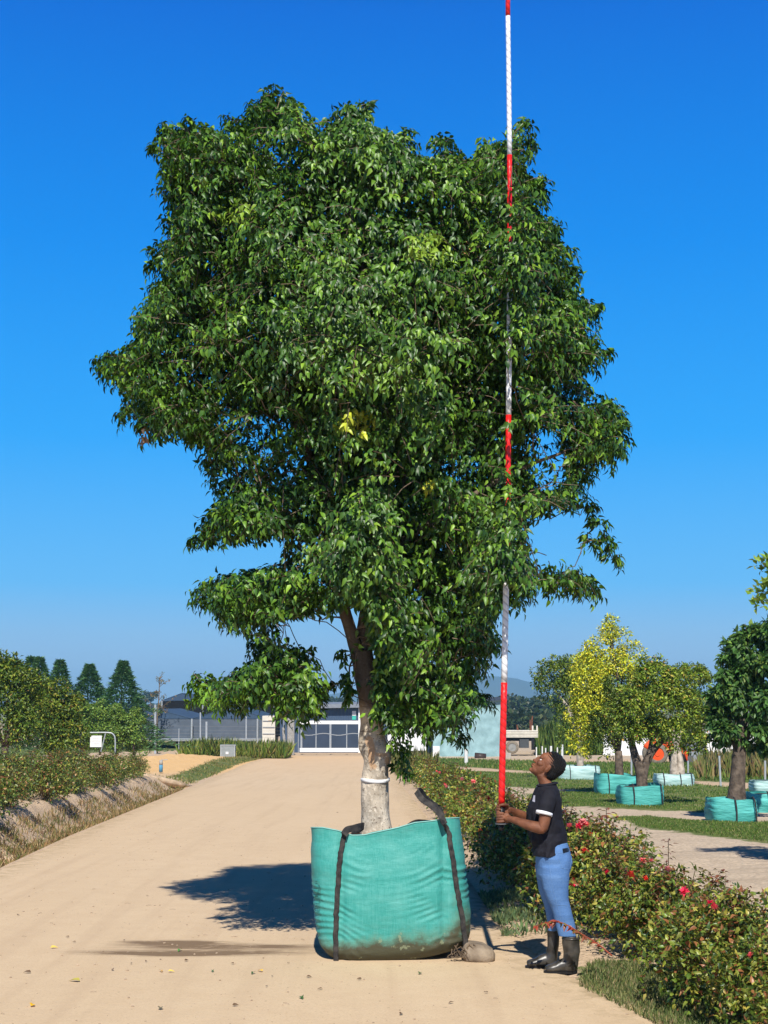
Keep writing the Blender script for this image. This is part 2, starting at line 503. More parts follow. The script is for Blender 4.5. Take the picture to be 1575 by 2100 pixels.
stm = math_('MULTIPLY', attn('stain'), ramp(noise(9, 10, .75, st=(.35, 1.6, 1)), [(.34, (.15, .15, .15)), (.52, (1, 1, 1))]))
c = mix(ramp(stm, [(.08, (0, 0, 0)), (.5, (.9, .9, .9))]), c, (.17, .11, .062))
c = mix(attn('orange'), c, (.66, .45, .26))
cr_ = math_('MULTIPLY', attn('edge'), ramp(noise(5, 10, .75), [(.45, (0, 0, 0)), (.6, (1, 1, 1))]))
c = mix(cr_, c, (.34, .25, .14))
l.new(c, b.inputs['Base Color']); b.inputs['Roughness'].default_value = .93; b.inputs['Specular IOR Level'].default_value = .12
bp = n.new('ShaderNodeBump'); bp.inputs['Strength'].default_value = .5; bp.inputs['Distance'].default_value = .012
l.new(math_('ADD', math_('MULTIPLY', fine, .6), noise(14, 6)), bp.inputs['Height']); l.new(bp.outputs[0], b.inputs['Normal'])
tag(link('dirt_road', rme, m), 'smooth pale sand road running back from the camera to the gate', 'road', kind='structure')

# ---- loose pebbles and twigs on the sand (uncountable)
M_pebble = mat('pebble', (.36, .27, .19), .9, .35, 3)
mb = MB()
for _ in range(1500):
    yy = 8.6 + 22 * random.random() ** 1.6
    xx = random.uniform(float(eL(yy)), float(eR(yy)))
    r = .003 + .007 * random.random() ** 3
    z = h1(xx, yy) + .006
    mb.ell((xx, yy, z + r * .4), (r * random.uniform(.8, 1.6), r, r * .7), None, 5, 4)
for _ in range(70):
    yy = 8.8 + 16 * random.random(); xx = random.uniform(float(eL(yy)), float(eR(yy))); a = random.uniform(0, 3.1); q = random.uniform(.02, .07)
    z = h1(xx, yy) + .012
    mb.tube([(xx, yy, z), (xx + q * math.cos(a) * .5, yy + q * math.sin(a) * .5 + .006, z + .003), (xx + q * math.cos(a), yy + q * math.sin(a), z)], .002, 4)
tag(mb.build('loose_pebbles', M_pebble, None), 'small brown pebbles and twigs scattered over the sand road', 'pebbles', kind='stuff')

# ---- fallen leaves, each one a thing
M_fall = leafmat('fallen_leaf_skin', .6, .1, .3)
def fallen(px, py, col, size, label, group=None):
    p = gr(px, py)
    a = random.uniform(0, 6.28)
    P = np.array([[0, 0, .012]]); D = np.array([[math.cos(a), math.sin(a), .12]]); N = np.array([[random.uniform(-.5, .5), random.uniform(-.7, -.2), 1]])
    me = leaves_mesh('fallen_leaf', P, D, N, np.array([size]), np.array([size * .55]), np.array([col]))
    o = link('fallen_leaf', me, M_fall); o.location = p + Vector((0, 0, .004))
    tag(o, label, 'leaf', group)
Yl, Gr, Br = (.75, .48, .04), (.06, .14, .03), (.13, .08, .045)
fallen(63, 2068, (.85, .5, .02), .07, 'bright yellow fallen leaf alone at the lower left of the road')
fallen(164, 2016, (.45, .40, .08), .09, 'long yellow-green leaf lying left of the brown stain')
fallen(371, 1951, (.10, .30, .05), .07, 'green leaf lying on the brown soil stain')
fallen(522, 1998, (.05, .12, .03), .06, 'small dark green leaf in front of the teal bag, right of the stain')
fallen(538, 1996, (.8, .5, .05), .06, 'yellow leaf beside the small dark green leaf near the bag')
fallen(328, 1994, (.6, .36, .12), .06, 'tan curled leaf just below the brown stain')
fallen(344, 1996, (.75, .55, .1), .05, 'yellow fleck of leaf just below the brown stain')
fallen(103, 1947, (.7, .5, .1), .06, 'pale yellow leaf left of the brown stain')
fallen(618, 2048, Gr, .07, 'green leaf lying on bare sand in front of the bag')
fallen(435, 1994, (.08, .16, .05), .05, 'thin green leaf between stain and camera')
fallen(64, 1998, Br, .06, 'dark brown leaf at the left edge of the road')
fallen(860, 2001, (.08, .13, .04), .06, 'small green leaf directly in front of the teal bag')
fallen(328, 2074, (.2, .17, .09), .07, 'olive brown leaf at the bottom of the road')
for px, py in [(142, 1925), (156, 1935), (270, 1980), (301, 1974), (378, 1974), (558, 2006), (628, 2007), (662, 2032), (690, 1668), (480, 1980), (232, 1993), (546, 2027), (590, 1979), (255, 1932), (1000, 2040), (742, 2012), (930, 2060), (476, 2066), (1080, 1975), (35, 1880), (820, 2085), (300, 1840)]:
    fallen(px, py, Br, random.uniform(.028, .046), 'tiny dry brown leaf scattered on the pale sand road', 'tiny brown leaves on the road')
# ================================================================== THE BAGGED TREE
TY = 13.15                                   # distance of the trunk
M_bark = mat('ficus_bark', (.40, .335, .255), .85, .3, 9, .8, 22, .2, stretch=(1, 1, .7), col2=(.52, .45, .35))
M_twig = mat('twig_bark', (.16, .115, .075), .85, .3, 12, .3, 60, .2)
M_leaf = leafmat('ficus_leaf', .43, .05, .40)
def tint_bark():
    m = M_bark; t = m.node_tree; n, l = t.nodes, t.links; b = n['Principled BSDF']
    src = b.inputs['Base Color'].links[0].from_socket
    tc = n.new('ShaderNodeTexCoord')
    def nz(scale, st=(1, 1, 1), det=6):
        mp = n.new('ShaderNodeMapping'); mp.inputs['Scale'].default_value = st; l.new(tc.outputs['Object'], mp.inputs[0])
        q = n.new('ShaderNodeTexNoise'); q.inputs['Scale'].default_value = scale; q.inputs['Detail'].default_value = det; l.new(mp.outputs[0], q.inputs['Vector']); return q.outputs[0]
    def rp(s, a, b_, top=1):
        q = n.new('ShaderNodeValToRGB'); q.color_ramp.elements[0].position = a; q.color_ramp.elements[1].position = b_
        q.color_ramp.elements[0].color = (0, 0, 0, 1); q.color_ramp.elements[1].color = (top, top, top, 1); l.new(s, q.inputs[0]); return q.outputs[0]
    def mx(f, a, b_):
        q = n.new('ShaderNodeMixRGB'); l.new(f, q.inputs[0]); l.new(a, q.inputs[1]); q.inputs[2].default_value = b_ + (1,); return q.outputs[0]
    c = mx(rp(nz(38, (1, 1, .8), 8), .56, .64, .8), src, (.66, .58, .46))       # pale flakes
    c = mx(rp(nz(55, (1, 1, 1), 4), .60, .66, .8), c, (.12, .085, .06))
    c = mx(rp(nz(7, (.5, .5, 6), 3), .64, .69, .7), c, (.15, .11, .08))        # horizontal creases
    au = n.new('ShaderNodeAttribute'); au.attribute_name = 'canopy_shade'
    c = mx(rp(au.outputs['Fac'], .2, .8, .88), c, (.115, .08, .052))  # upper bark mixed darker: canopy shade put into its colour
    at_ = n.new('ShaderNodeAttribute'); at_.attribute_name = 'peel'
    c = mx(rp(at_.outputs['Fac'], .35, .6, .75), c, (.50, .30, .16))
    l.new(c, b.inputs['Base Color'])
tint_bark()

tb = at(771, 1704, TY)
def sd_j(a, b_, an): return a * math.cos(an) + b_ * math.sin(an)
tree = thing('bagged_tree', 'tall broad leafy evergreen tree with pale banded trunk rising from the large teal bag', 'tree', (tb.x, TY, tb.z - .25))
def stem_pts(lst):
    out = []
    for px, py, wpx, dy in lst:
        p = at(px, py, TY + dy); out.append((p, wpx / 2 / (F / (TY / math.cos(TH) if 0 else TY)) ))
    return out
trunk_l = [(773, 1745, 76, 0), (773, 1718, 74, 0), (771, 1700, 66, 0), (770, 1675, 60, 0), (769, 1640, 57, 0), (769, 1600, 56, 0), (769, 1570, 55, 0), (769, 1548, 60, 0), (765, 1530, 58, 0), (762, 1505, 50, 0), (762, 1480, 46, 0), (758, 1440, 46, 0), (752, 1400, 47, 0), (745, 1360, 46, 0), (741, 1335, 44, 0)]
left_l = [(745, 1365, 34, 0), (730, 1330, 28, -.02), (718, 1290, 26, -.03), (706, 1250, 26, -.02), (699, 1200, 25, 0), (690, 1120, 24, .05), (672, 1040, 22, .1), (640, 950, 19, .15), (605, 860, 16, .15), (560, 760, 14, .1), (520, 640, 11, .1), (500, 500, 8, .1), (480, 380, 5, .1)]
right_l = [(742, 1362, 40, .03), (744, 1325, 38, .05), (752, 1280, 37, .06), (760, 1220, 35, .08), (770, 1120, 32, .1), (775, 1000, 29, .1), (778, 880, 25, .05), (770, 740, 20, 0), (752, 600, 15, 0), (720, 450, 10, 0), (680, 330, 7, 0)]
third_l = [(772, 1130, 26, .12), (800, 1060, 23, .2), (840, 960, 21, .25), (880, 840, 18, .25), (920, 700, 14, .2), (950, 560, 10, .15), (960, 430, 7, .1)]
forth_l = [(770, 1180, 20, .1), (830, 1110, 17, -.05), (900, 1060, 14, -.2), (980, 1010, 11, -.25), (1070, 960, 8, -.25), (1150, 930, 6, -.2)]
def knob(P, i, q, k=.035):
    return k * (mnoise.noise(Vector((P.x * 4, P.y * 4, P.z * 3))) + .5 * mnoise.noise(P * 11))
def stem_mesh(mb, lst, n, refine=3, k=.035):
    sp = stem_pts(lst); pts, rad = [], []
    for i in range(len(sp) - 1):
        for j in range(refine):
            u = j / refine
            p0 = sp[max(i - 1, 0)]; p1 = sp[i]; p2 = sp[i + 1]; p3 = sp[min(i + 2, len(sp) - 1)]
            f = lambda a, b_, c_, d_: .5 * ((2 * b_) + (c_ - a) * u + (2 * a - 5 * b_ + 4 * c_ - d_) * u * u + (3 * b_ - a - 3 * c_ + d_) * u ** 3)
            pts.append(f(p0[0], p1[0], p2[0], p3[0])); rad.append(max(.004, f(p0[1], p1[1], p2[1], p3[1])))
    pts.append(sp[-1][0]); rad.append(sp[-1][1])
    k0 = len(mb.v); mb.tube(pts, rad, n)
    for i in range(k0, len(mb.v)):
        v = Vector(mb.v[i]); c_ = pts[(i - k0) // n]; dv = v - c_
        mb.v[i] = tuple(c_ + dv * (1 + knob(v, 0, 0, k * 3)))
    return pts, rad
mb = MB(); mb.smooth = True
P_tr, R_tr = stem_mesh(mb, trunk_l, 40, 5, .035)
# swollen burl on the right at y = 1545
for i, v in enumerate(mb.v):
    v = Vector(v); q = at(797, 1548, TY - .1); d = (v - q).length
    if d < .16: mb.v[i] = tuple(v + (v - Vector((at(765, 1548, TY).x, TY, v.z))).normalized() * .035 * (1 - d / .16))
    q = at(741, 1560, TY); d = (Vector(mb.v[i]) - q).length
    if d < .1: mb.v[i] = tuple(Vector(mb.v[i]) + Vector((.02, 0, 0)) * (1 - d / .1))
nring = len(mb.v)
P_l, R_l = stem_mesh(mb, left_l, 14, 3)
P_r, R_r = stem_mesh(mb, right_l, 16, 3)
P_3, R_3 = stem_mesh(mb, third_l, 12, 3)
P_4, R_4 = stem_mesh(mb, forth_l, 10, 3)
me = mb.mesh('trunk')
px_, py_ = proj(np.array([tuple(v) for v in mb.v]))
peel = np.zeros(len(px_))
for cx, cy, sx, sy, a in [(762, 1545, 7, 34, 1.2), (757, 1520, 9, 12, 1.1), (782, 1548, 14, 5, 1.1), (794, 1560, 6, 12, .9), (770, 1572, 5, 8, .8)]:
    peel = np.maximum(peel, a * np.exp(-((px_ - cx) / sx) ** 2 - ((py_ - cy) / sy) ** 2))
peel *= (np.array(mb.v)[:, 1] < TY)
attr(me, 'peel', peel)
attr(me, 'canopy_shade', np.clip((1500 - py_) / 90 + .9 * np.array([mnoise.noise(Vector(v) * 5) for v in mb.v]), 0, 1))  # mask of the painted canopy shade, growing up the trunk and limbs
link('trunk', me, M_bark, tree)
# white band round the trunk
mb = MB(); mb.smooth = True
c0 = at(769.5, 1600, TY)
mb.rings([(c0.x, TY, c0.z + z, r, r) for z, r in ((-.014, .116), (-.013, .1185), (.013, .1185), (.014, .116))], 36, fn=lambda p, i, q: p + Vector((0, 0, .006 * math.sin(q * 2 + 1))) + Vector((math.cos(q), math.sin(q), 0)) * (.004 + .003 * math.sin(q * 5)))
mb.build('trunk_band', mat('white_tape', (.75, .75, .74), .5, .05), tree)

OUT = [(565,176),(585,200),(612,208),(640,232),(655,262),(688,262),(700,222),(722,206),(740,225),(758,208),(752,245),(775,262),(812,268),(845,288),(842,325),(870,318),(885,290),(912,282),(938,300),(945,328),(965,332),(980,290),(1020,275),(1048,262),(1080,248),(1082,290),(1068,330),(1078,360),(1112,372),(1108,412),(1085,436),(1142,460),(1128,500),(1152,505),(1172,560),(1180,612),(1218,628),(1215,650),(1190,680),(1232,715),(1230,738),(1190,770),(1218,805),(1262,832),(1276,870),(1270,930),(1235,950),(1195,990),(1180,1018),(1210,1050),(1235,1085),(1258,1110),(1260,1165),(1236,1140),(1200,1120),(1195,1150),(1230,1222),(1190,1215),(1150,1222),(1118,1208),(1092,1190),(1095,1232),(1052,1235),(1020,1260),(1008,1290),(1030,1325),(1000,1340),(1005,1375),(968,1385),(988,1440),(975,1478),(945,1480),(930,1525),(895,1500),(880,1530),(848,1490),(820,1500),(828,1560),(815,1600),(800,1570),(790,1500),(785,1420),(775,1380),(740,1372),(712,1400),(705,1360),(712,1330),(728,1300),(712,1265),(694,1262),(680,1292),(660,1312),(632,1312),(620,1340),(652,1370),(660,1392),(690,1430),(668,1445),(662,1480),(630,1482),(606,1500),(596,1465),(560,1470),(540,1440),(500,1470),(455,1468),(420,1462),(402,1420),(405,1395),(440,1385),(470,1368),(510,1350),(530,1320),(512,1300),(480,1305),(458,1290),(450,1258),(418,1240),(402,1218),(425,1180),(478,1175),(520,1160),(560,1150),(575,1130),(545,1118),(520,1135),(490,1118),(462,1148),(440,1118),(412,1130),(415,1090),(432,1040),(470,1022),(478,1000),(452,972),(440,950),(418,955),(428,928),(400,915),(360,890),(330,915),(300,895),(290,860),(252,862),(262,822),(232,785),(208,740),(252,715),(290,698),(268,665),(300,622),(318,590),(352,560),(318,515),(352,500),(335,455),(350,420),(320,395),(340,350),(318,298),(335,262),(370,272),(390,252),(440,262),(468,282),(470,248),(510,238),(528,210),(545,220),(550,190)]
HOLES = [([(495, 665), (535, 655), (545, 700), (510, 715)], .55), ([(436, 868), (520, 850), (600, 845), (608, 880), (560, 905), (500, 915), (470, 900)], .58), ([(470, 950), (560, 915), (640, 920), (620, 985), (540, 1000), (480, 1000)], .5),
         ([(905, 930), (985, 935), (990, 1000), (915, 1005)], .55), ([(712, 930), (730, 935), (728, 985), (714, 980)], .5), ([(1000, 880), (1120, 880), (1130, 925), (1060, 925)], .6), ([(555, 285), (620, 290), (610, 330), (560, 320)], .5),
         ([(640, 1180), (700, 1190), (700, 1255), (640, 1260)], .45), ([(550, 1262), (640, 1265), (645, 1310), (550, 1310)], .5), ([(560, 1100), (640, 1110), (620, 1170), (540, 1160)], .5), ([(1130, 1040), (1200, 1060), (1230, 1150), (1140, 1140)], .75),
         ([(1098, 885), (1150, 880), (1165, 1000), (1120, 1010), (1095, 950)], .74), ([(1085, 1075), (1190, 1055), (1215, 1130), (1150, 1175), (1095, 1165)], .92), ([(1195, 1010), (1260, 1060), (1275, 1200), (1225, 1200), (1195, 1130)], .9), ([(1150, 790), (1230, 760), (1250, 820), (1170, 860)], .5), ([(385, 1296), (470, 1306), (525, 1322), (520, 1345), (440, 1384), (385, 1392)], 1.0), ([(520, 1290), (690, 1268), (700, 1345), (640, 1352), (560, 1312)], 1.0), ([(430, 1165), (470, 1128), (572, 1120), (575, 1150)], 1.0), ([(692, 1252), (745, 1245), (768, 1340), (760, 1480), (738, 1480), (712, 1352)], .93), ([(738, 1478), (796, 1478), (800, 1600), (735, 1600)], .92)]
sk_px = F / TY
# --- lumps
cand_x = RS.uniform(200, 1280, 60000); cand_y = RS.uniform(170, 1600, 60000)
ins, dist = in_poly(cand_x, cand_y, OUT)
cand_x, cand_y, dist = cand_x[ins], cand_y[ins], dist[ins] / sk_px
for hp, pr in HOLES:
    ih, _ = in_poly(cand_x, cand_y, hp)
    k = ~(ih & (RS.rand(len(cand_x)) < pr)); cand_x, cand_y, dist = cand_x[k], cand_y[k], dist[k]
lumps = []
def thick(d): return min(1.75, 1.22 * math.sqrt(max(d, .01)) * 1.25)
def try_add(i, yoff, r, sep):
    p = at(cand_x[i], cand_y[i], TY + yoff)
    for q, rr in lumps:
        if (q - p).length < sep: return
    lumps.append((p, r))
for i in range(len(cand_x)):
    d = dist[i]
    if d < .07: continue
    T_ = thick(d); r = min(.37, .13 + d * .5) * random.uniform(.8, 1.15)
    u = random.random()
    yo = (-T_ + r * .6) if u < .5 else ((T_ - r * .6) if u < .75 else random.uniform(-T_, T_) * .7)
    if T_ < .5: yo = random.uniform(-T_, T_) * .7
    try_add(i, yo * random.uniform(.62, 1.0), r, (.34 + .66 * r if u < .5 else .28 + .45 * r) if d > .25 else .21)
core = []
for i in range(len(cand_x)):
    if dist[i] < .42: continue
    p = at(cand_x[i], cand_y[i], TY + random.uniform(-.35, .6) * thick(dist[i]) * .7)
    if all((p - q).length > .36 for q in core): core.append(p); lumps.append((p, .30))
for px, py, yo, r in [(1040, 1080, -1.2, .28), (1015, 1120, -1.25, .3), (1050, 1140, -1.2, .3), (1030, 1190, -1.15, .28), (1060, 1210, -1.1, .22), (1060, 1100, -1.1, .26), (1040, 560, -1.2, .22), (1060, 540, -1.15, .2), (1050, 470, -1.15, .16), (1045, 400, -1.1, .13), (1050, 340, -1.15, .12), (1055, 610, -1.1, .2), (1050, 690, -1.15, .14), (1045, 790, -1.15, .15)]:
    lumps.append((at(px, py, TY + yo), r))
# shoots that stand out of the outline, and leaves hanging by the trunk
free_pts = []
for px, py, yo, r in [(566, 196, 0, .09), (574, 222, .1, .12), (532, 232, -.1, .12), (545, 250, .2, .12), (738, 222, 0, .08), (754, 216, .1, .06), (705, 240, -.1, .11), (345, 275, .1, .10), (385, 262, 0, .09), (400, 280, .2, .1), (482, 252, 0, .10), (910, 296, .1, .12), (1066, 262, -.4, .09), (1078, 300, -.3, .08), (830, 285, 0, .1), (1106, 385, -.2, .10), (1090, 420, 0, .1), (1130, 465, -.1, .09), (1110, 480, .2, .1), (1148, 520, .1, .11), (1165, 560, 0, .11), (1212, 637, 0, .10), (1195, 655, .2, .1), (1226, 722, -.1, .09), (1205, 740, .1, .11), (1225, 835, 0, .11), (1258, 848, .1, .10), (1266, 885, 0, .1), (1255, 925, -.1, .11), (1220, 900, .1, .12), (1195, 935, 0, .12), (1180, 985, -.1, .12), (1200, 1040, 0, .08), (1225, 1080, 0, .08), (1243, 1115, .05, .07), (1255, 1145, .05, .06), (1205, 1110, 0, .07), (1210, 1205, 0, .08), (1180, 1195, .1, .1), (1150, 1200, -.1, .1), (1125, 1185, 0, .1), (218, 745, 0, .09), (238, 765, .1, .1), (245, 735, -.1, .09), (262, 850, 0, .08), (300, 885, .1, .08), (328, 512, 0, .08), (326, 545, .1, .08), (328, 298, 0, .07), (330, 600, 0, .1), (415, 1215, 0, .09), (416, 1105, .1, .09), (432, 945, 0, .08), (450, 975, .1, .09), (475, 1010, 0, .1), (412, 1402, 0, .09), (414, 1440, .1, .09), (655, 1435, 0, .09), (668, 1415, .1, .07), (1010, 1322, 0, .08), (985, 1440, 0, .08), (930, 1505, 0, .08), (815, 1580, -.1, .07), (810, 1545, -.1, .09),
        (560, 1290, 0, .07), (535, 1325, .05, .09), (615, 1330, .05, .07), (640, 1345, 0, .08), (560, 1345, 0, .1),
        (778, 1300, -.35, .13), (785, 1350, -.35, .13), (792, 1400, -.3, .13), (786, 1430, -.36, .12), (782, 1385, -.36, .12), (780, 1335, -.38, .13), (772, 1285, -.4, .13), (760, 1245, -.45, .13), (745, 1215, -.5, .12), (788, 1480, -.34, .10), (766, 1452, -.33, .06), (800, 1310, -.4, .15), (735, 1330, -.3, .04), (728, 1370, -.25, .05), (722, 1410, -.2, .06), (800, 1450, -.3, .13), (712, 1345, -.1, .06), (716, 1395, -.1, .07), (722, 1425, -.15, .05), (808, 1500, -.3, .1), (720, 1180, -.3, .13), (812, 1360, -.3, .14), (700, 1225, -.2, .06)]:
    q = at(px, py, TY + yo); lumps.append((q, r)); free_pts.append(q)
for px, py, yo, r in [(760, 1150, -1.0, .22), (735, 1195, -.85, .2), (780, 1215, -.9, .22), (725, 1120, -1.1, .22), (805, 1275, -.8, .22), (700, 1160, -.8, .2), (765, 1090, -1.2, .24)]: lumps.append((at(px, py, TY + yo), r))
print('lumps', len(lumps))
# --- skeleton
nodes = []; parent_ = []; rad0 = []
def seed(pts, rads, skip=0):
    for p, r in list(zip(pts, rads))[skip:]: nodes.append(p); parent_.append(-1); rad0.append(r)
for a_, b_ in ((P_l, R_l), (P_r, R_r), (P_3, R_3), (P_4, R_4)): seed(a_, b_, 3)
NP_ = [tuple(p) for p in nodes]
axis = lambda z: Vector((tb.x - .1, TY, z))
lumps.sort(key=lambda q: (q[0] - axis(q[0].z)).length)
branches = []
for p, r in lumps:
    A = np.array(NP_); dv = A - np.array(p)
    d = np.linalg.norm(dv, axis=1) + .9 * np.clip(A[:, 2] - p.z, 0, 9) + .25 * np.clip(np.linalg.norm(A[:, :2] - [tb.x, TY], axis=1) - math.hypot(p.x - tb.x, p.y - TY) + .1, 0, 9)
    j = int(np.argmin(d)); q = Vector(NP_[j]); L_ = (p - q).length
    m1 = q.lerp(p, .35) + Vector((random.uniform(-.08, .08), random.uniform(-.08, .08), .14)) * L_
    m2 = q.lerp(p, .7) + Vector((random.uniform(-.08, .08), random.uniform(-.08, .08), .12)) * L_
    rr = min(rad0[j] * .75, .008 + .016 * L_)
    branches.append(([q, m1, m2, p], [rr, rr * .8, rr * .6, rr * .45]))
    for pp, r_ in ((m1, rr * .8), (m2, rr * .6), (p, rr * .45)): NP_.append(tuple(pp)); rad0.append(max(r_, .005))
mb = MB(); mb.smooth = True
for pts, rads in branches: mb.tube(pts, [max(r_, .004) for r_ in rads], 6)
# --- sprays of leaves
LP, LD, LN, LL, LW, LC = [], [], [], [], [], []
mbt = MB(); SPR = []; FRS = []
base_cols = [(.024, .066, .007), (.048, .120, .011), (.100, .205, .016), (.19, .32, .026)]
FREE = set()
def li_free(p): return (round(p.x, 4), round(p.y, 4), round(p.z, 4)) not in FREEL
FREEL = set((round(p.x, 4), round(p.y, 4), round(p.z, 4)) for p in free_pts)
for li, (p, r) in enumerate(lumps):
    ns = int(16 + 330 * r * r) if li_free(p) else int(4 + 75 * r)
    out = p - axis(p.z + .2); out.normalize()
    for _ in range(ns):
        dr = Vector(rdir(1)[0]) + out * .55 + Vector((0, 0, .3)); dr.normalize()
        p0 = p + dr * r * .35; Ls = r * random.uniform(.55, .95) + (.07 if li_free(p) else .03)
        nl = random.randint(6, 10); ph = random.random() * 6.28
        light = random.random()
        tip = p0 + dr * Ls + Vector((0, 0, -.28 * Ls)); mid_ = p0.lerp(tip, .5)
        SPR.append((p, dr, p0, Ls, nl, ph, light, tip, mid_, out)); FRS.append(not li_free(p))
(tx, ty), (mx_, my_) = proj([tuple(s_[7]) for s_ in SPR]), proj([tuple(s_[8]) for s_ in SPR])
it, dt_ = in_poly(tx, ty, OUT); im, dm_ = in_poly(mx_, my_, OUT)
ok = (it & im) | ((dt_ < 9) & im & (RS.rand(len(tx)) < .5)) | ((dt_ < 24) & (dm_ < 8) & (RS.rand(len(tx)) < .06))
for hp, pr in HOLES:
    ih, dh = in_poly(tx, ty, hp); ih2, _ = in_poly(mx_, my_, hp)
    ok &= ~((ih | ih2 | ((dh < 9) & (pr > .75))) & (RS.rand(len(tx)) < min(1, pr * 1.25)))
cav = np.array([mnoise.noise(Vector(s_[2]) * 2.1 + Vector((7, 3, 1))) for s_ in SPR]); fro = np.array([s_[2].y < TY - .3 for s_ in SPR])
ok &= ~(fro & (cav > .12) & (RS.rand(len(cav)) < .85))
ok |= np.array(FRS)
for p, dr, p0, Ls, nl, ph, light, tip, mid_, out in [s_ for s_, k_ in zip(SPR, ok) if k_]:
    if True:
        side0 = dr.cross(Vector((0, 0, 1)));
        if side0.length < .1: side0 = Vector((1, 0, 0))
        side0.normalize(); up0 = side0.cross(dr)
        prev = p0
        for k in range(nl):
            u = .15 + .85 * k / (nl - 1)
            q = p0 + dr * Ls * u + Vector((0, 0, -.28 * Ls * u * u)) + sd_j(side0, up0, ph + k * 2.4) * .012
            an = ph + k * 2.4
            sd = side0 * math.cos(an) + up0 * math.sin(an)
            ld = dr * .38 + sd * .48 + Vector((0, 0, -.72)) + Vector(rdir(1)[0]) * .36
            ln_ = out * .7 + dr * .35 + Vector((0, 0, .55)) + Vector(rdir(1)[0]) * .55
            LP.append(q); LD.append(ld); LN.append(ln_)
            s = random.uniform(.042, .076); LL.append(s); LW.append(s * random.uniform(.46, .58))
            j = min(3, max(0, int(light * 2.6 + random.gauss(.2, .6))))
            LC.append(base_cols[j])
        if random.random() < .3:
            mbt.tube([p0, p0 + dr * Ls * .6 + Vector((0, 0, -.1 * Ls)), p0 + dr * Ls + Vector((0, 0, -.28 * Ls))], [.004, .003, .002], 3, False)
LP, LD, LN, LL, LW, LC = map(lambda a: np.array([tuple(q) if hasattr(q, '__len__') else q for q in a], float), (LP, LD, LN, LL, LW, LC))
lx, ly = proj(LP)
keep = np.ones(len(lx), bool)
for hp, pr in HOLES[-2:]:
    ih, dh = in_poly(lx, ly, hp); keep &= ~(ih & (RS.rand(len(lx)) < pr))
LP, LD, LN, LL, LW, LC, lx, ly = (a[keep] for a in (LP, LD, LN, LL, LW, LC, lx, ly))
LC *= (1 + .14 * RS.normal(size=(len(LC), 1))).clip(.6, 1.5)
def retint(cx, cy, sx, sy, col, front=TY, pr=.9):
    k = (((lx - cx) / sx) ** 2 + ((ly - cy) / sy) ** 2 < 1) & (LP[:, 1] < front) & (RS.rand(len(lx)) < pr)
    LC[k] = np.array(col) * (1 + .18 * RS.normal(size=(k.sum(), 1))).clip(.6, 1.4)
retint(738, 862, 34, 28, (.42, .46, .03), 13.2, .75)
retint(705, 870, 22, 12, (.40, .46, .03), 13.2, .6)
retint(880, 505, 48, 30, (.19, .30, .025), 13.0, .8)
retint(480, 430, 55, 26, (.19, .30, .025), 13.0, .7)
retint(790, 770, 90, 38, (.14, .26, .025), 12.9, .6)
retint(1010, 1290, 20, 30, (.14, .26, .025), 13.2, .4)
retint(420, 1430, 30, 30, (.14, .27, .025), 14, .6)
retint(500, 1230, 60, 40, (.11, .23, .025), 14, .4)
retint(880, 992, 16, 12, (.45, .45, .03), 13.1, .8)
retint(298, 892, 10, 18, (.42, .24, .12), 14, .8)
retint(955, 505, 14, 12, (.45, .26, .10), 13, .5)
retint(750, 1465, 22, 40, (.20, .36, .03), 13.2, .8)
print('ficus leaves', len(LP))
link('crown', leaves_mesh('crown', LP, LD, LN, LL, LW, LC, 1), M_leaf, tree)
k0 = len(mb.v)
mb.v += mbt.v; mb.f += [tuple(i + k0 for i in f) for f in mbt.f]; mb.mi += mbt.mi; mb.sm += mbt.sm
mb.build('branches', M_twig, tree)

# ================================================================== THE TEAL BAG
BY = 12.62                                   # front face
bl, br_ = at(655, 1975, BY), at(968, 1945, BY)
bx = at(800, 1900, BY).x
m, t, b, o = newmat('teal_woven_bag'); n, l = t.nodes, t.links
tc = n.new('ShaderNodeTexCoord')
c = mix(noise(2.2, 5, .6, st=(1, 1, .6)), (.026, .235, .20), (.055, .33, .285))
c = mix(ramp(noise(5, 6, .6, st=(1, 1, 1.5)), [(.45, (0, 0, 0)), (.7, (.55, .55, .55))]), c, (.12, .38, .335))
wv = noise(1, 4, .6, st=(150, 150, 3)); c = mix(ramp(wv, [(.45, (0, 0, 0)), (.7, (.22, .22, .22))]), c, (.18, .52, .47))
grime = attn('grime')
dm = math_('ADD', grime, math_('MULTIPLY', math_('SUBTRACT', noise(6, 10, .7), .5), 1.1))
c = mix(ramp(dm, [(.45, (0, 0, 0)), (.75, (.55, .55, .55))]), c, (.115, .20, .13))
c = mix(ramp(dm, [(.72, (0, 0, 0)), (1.0, (.92, .92, .92))]), c, (.065, .05, .025))
c = mix(math_('MULTIPLY', ramp(dm, [(.6, (0, 0, 0)), (.75, (1, 1, 1))]), ramp(noise(14, 5, .6), [(.62, (0, 0, 0)), (.66, (.6, .6, .6))])), c, (.26, .29, .17))
c = mix(attn('shoulder'), c, (.10, .30, .26))
l.new(c, b.inputs['Base Color']); b.inputs['Roughness'].default_value = .58; b.inputs['Specular IOR Level'].default_value = .25
bp = n.new('ShaderNodeBump'); bp.inputs['Strength'].default_value = .7; bp.inputs['Distance'].default_value = .016
l.new(math_('ADD', noise(6, 7, .6, st=(.6, .6, 2.0)), math_('MULTIPLY', noise(60, 2), .12)), bp.inputs['Height']); l.new(bp.outputs[0], b.inputs['Normal'])
M_bag = m
M_strap = mat('black_webbing', (.028, .028, .032), .8, .4, 20, .5, 150, .2, col2=(.05, .045, .04))
M_soil = mat('potting_soil', (.06, .04, .028), .95, .5, 20, 1, 40, .1)

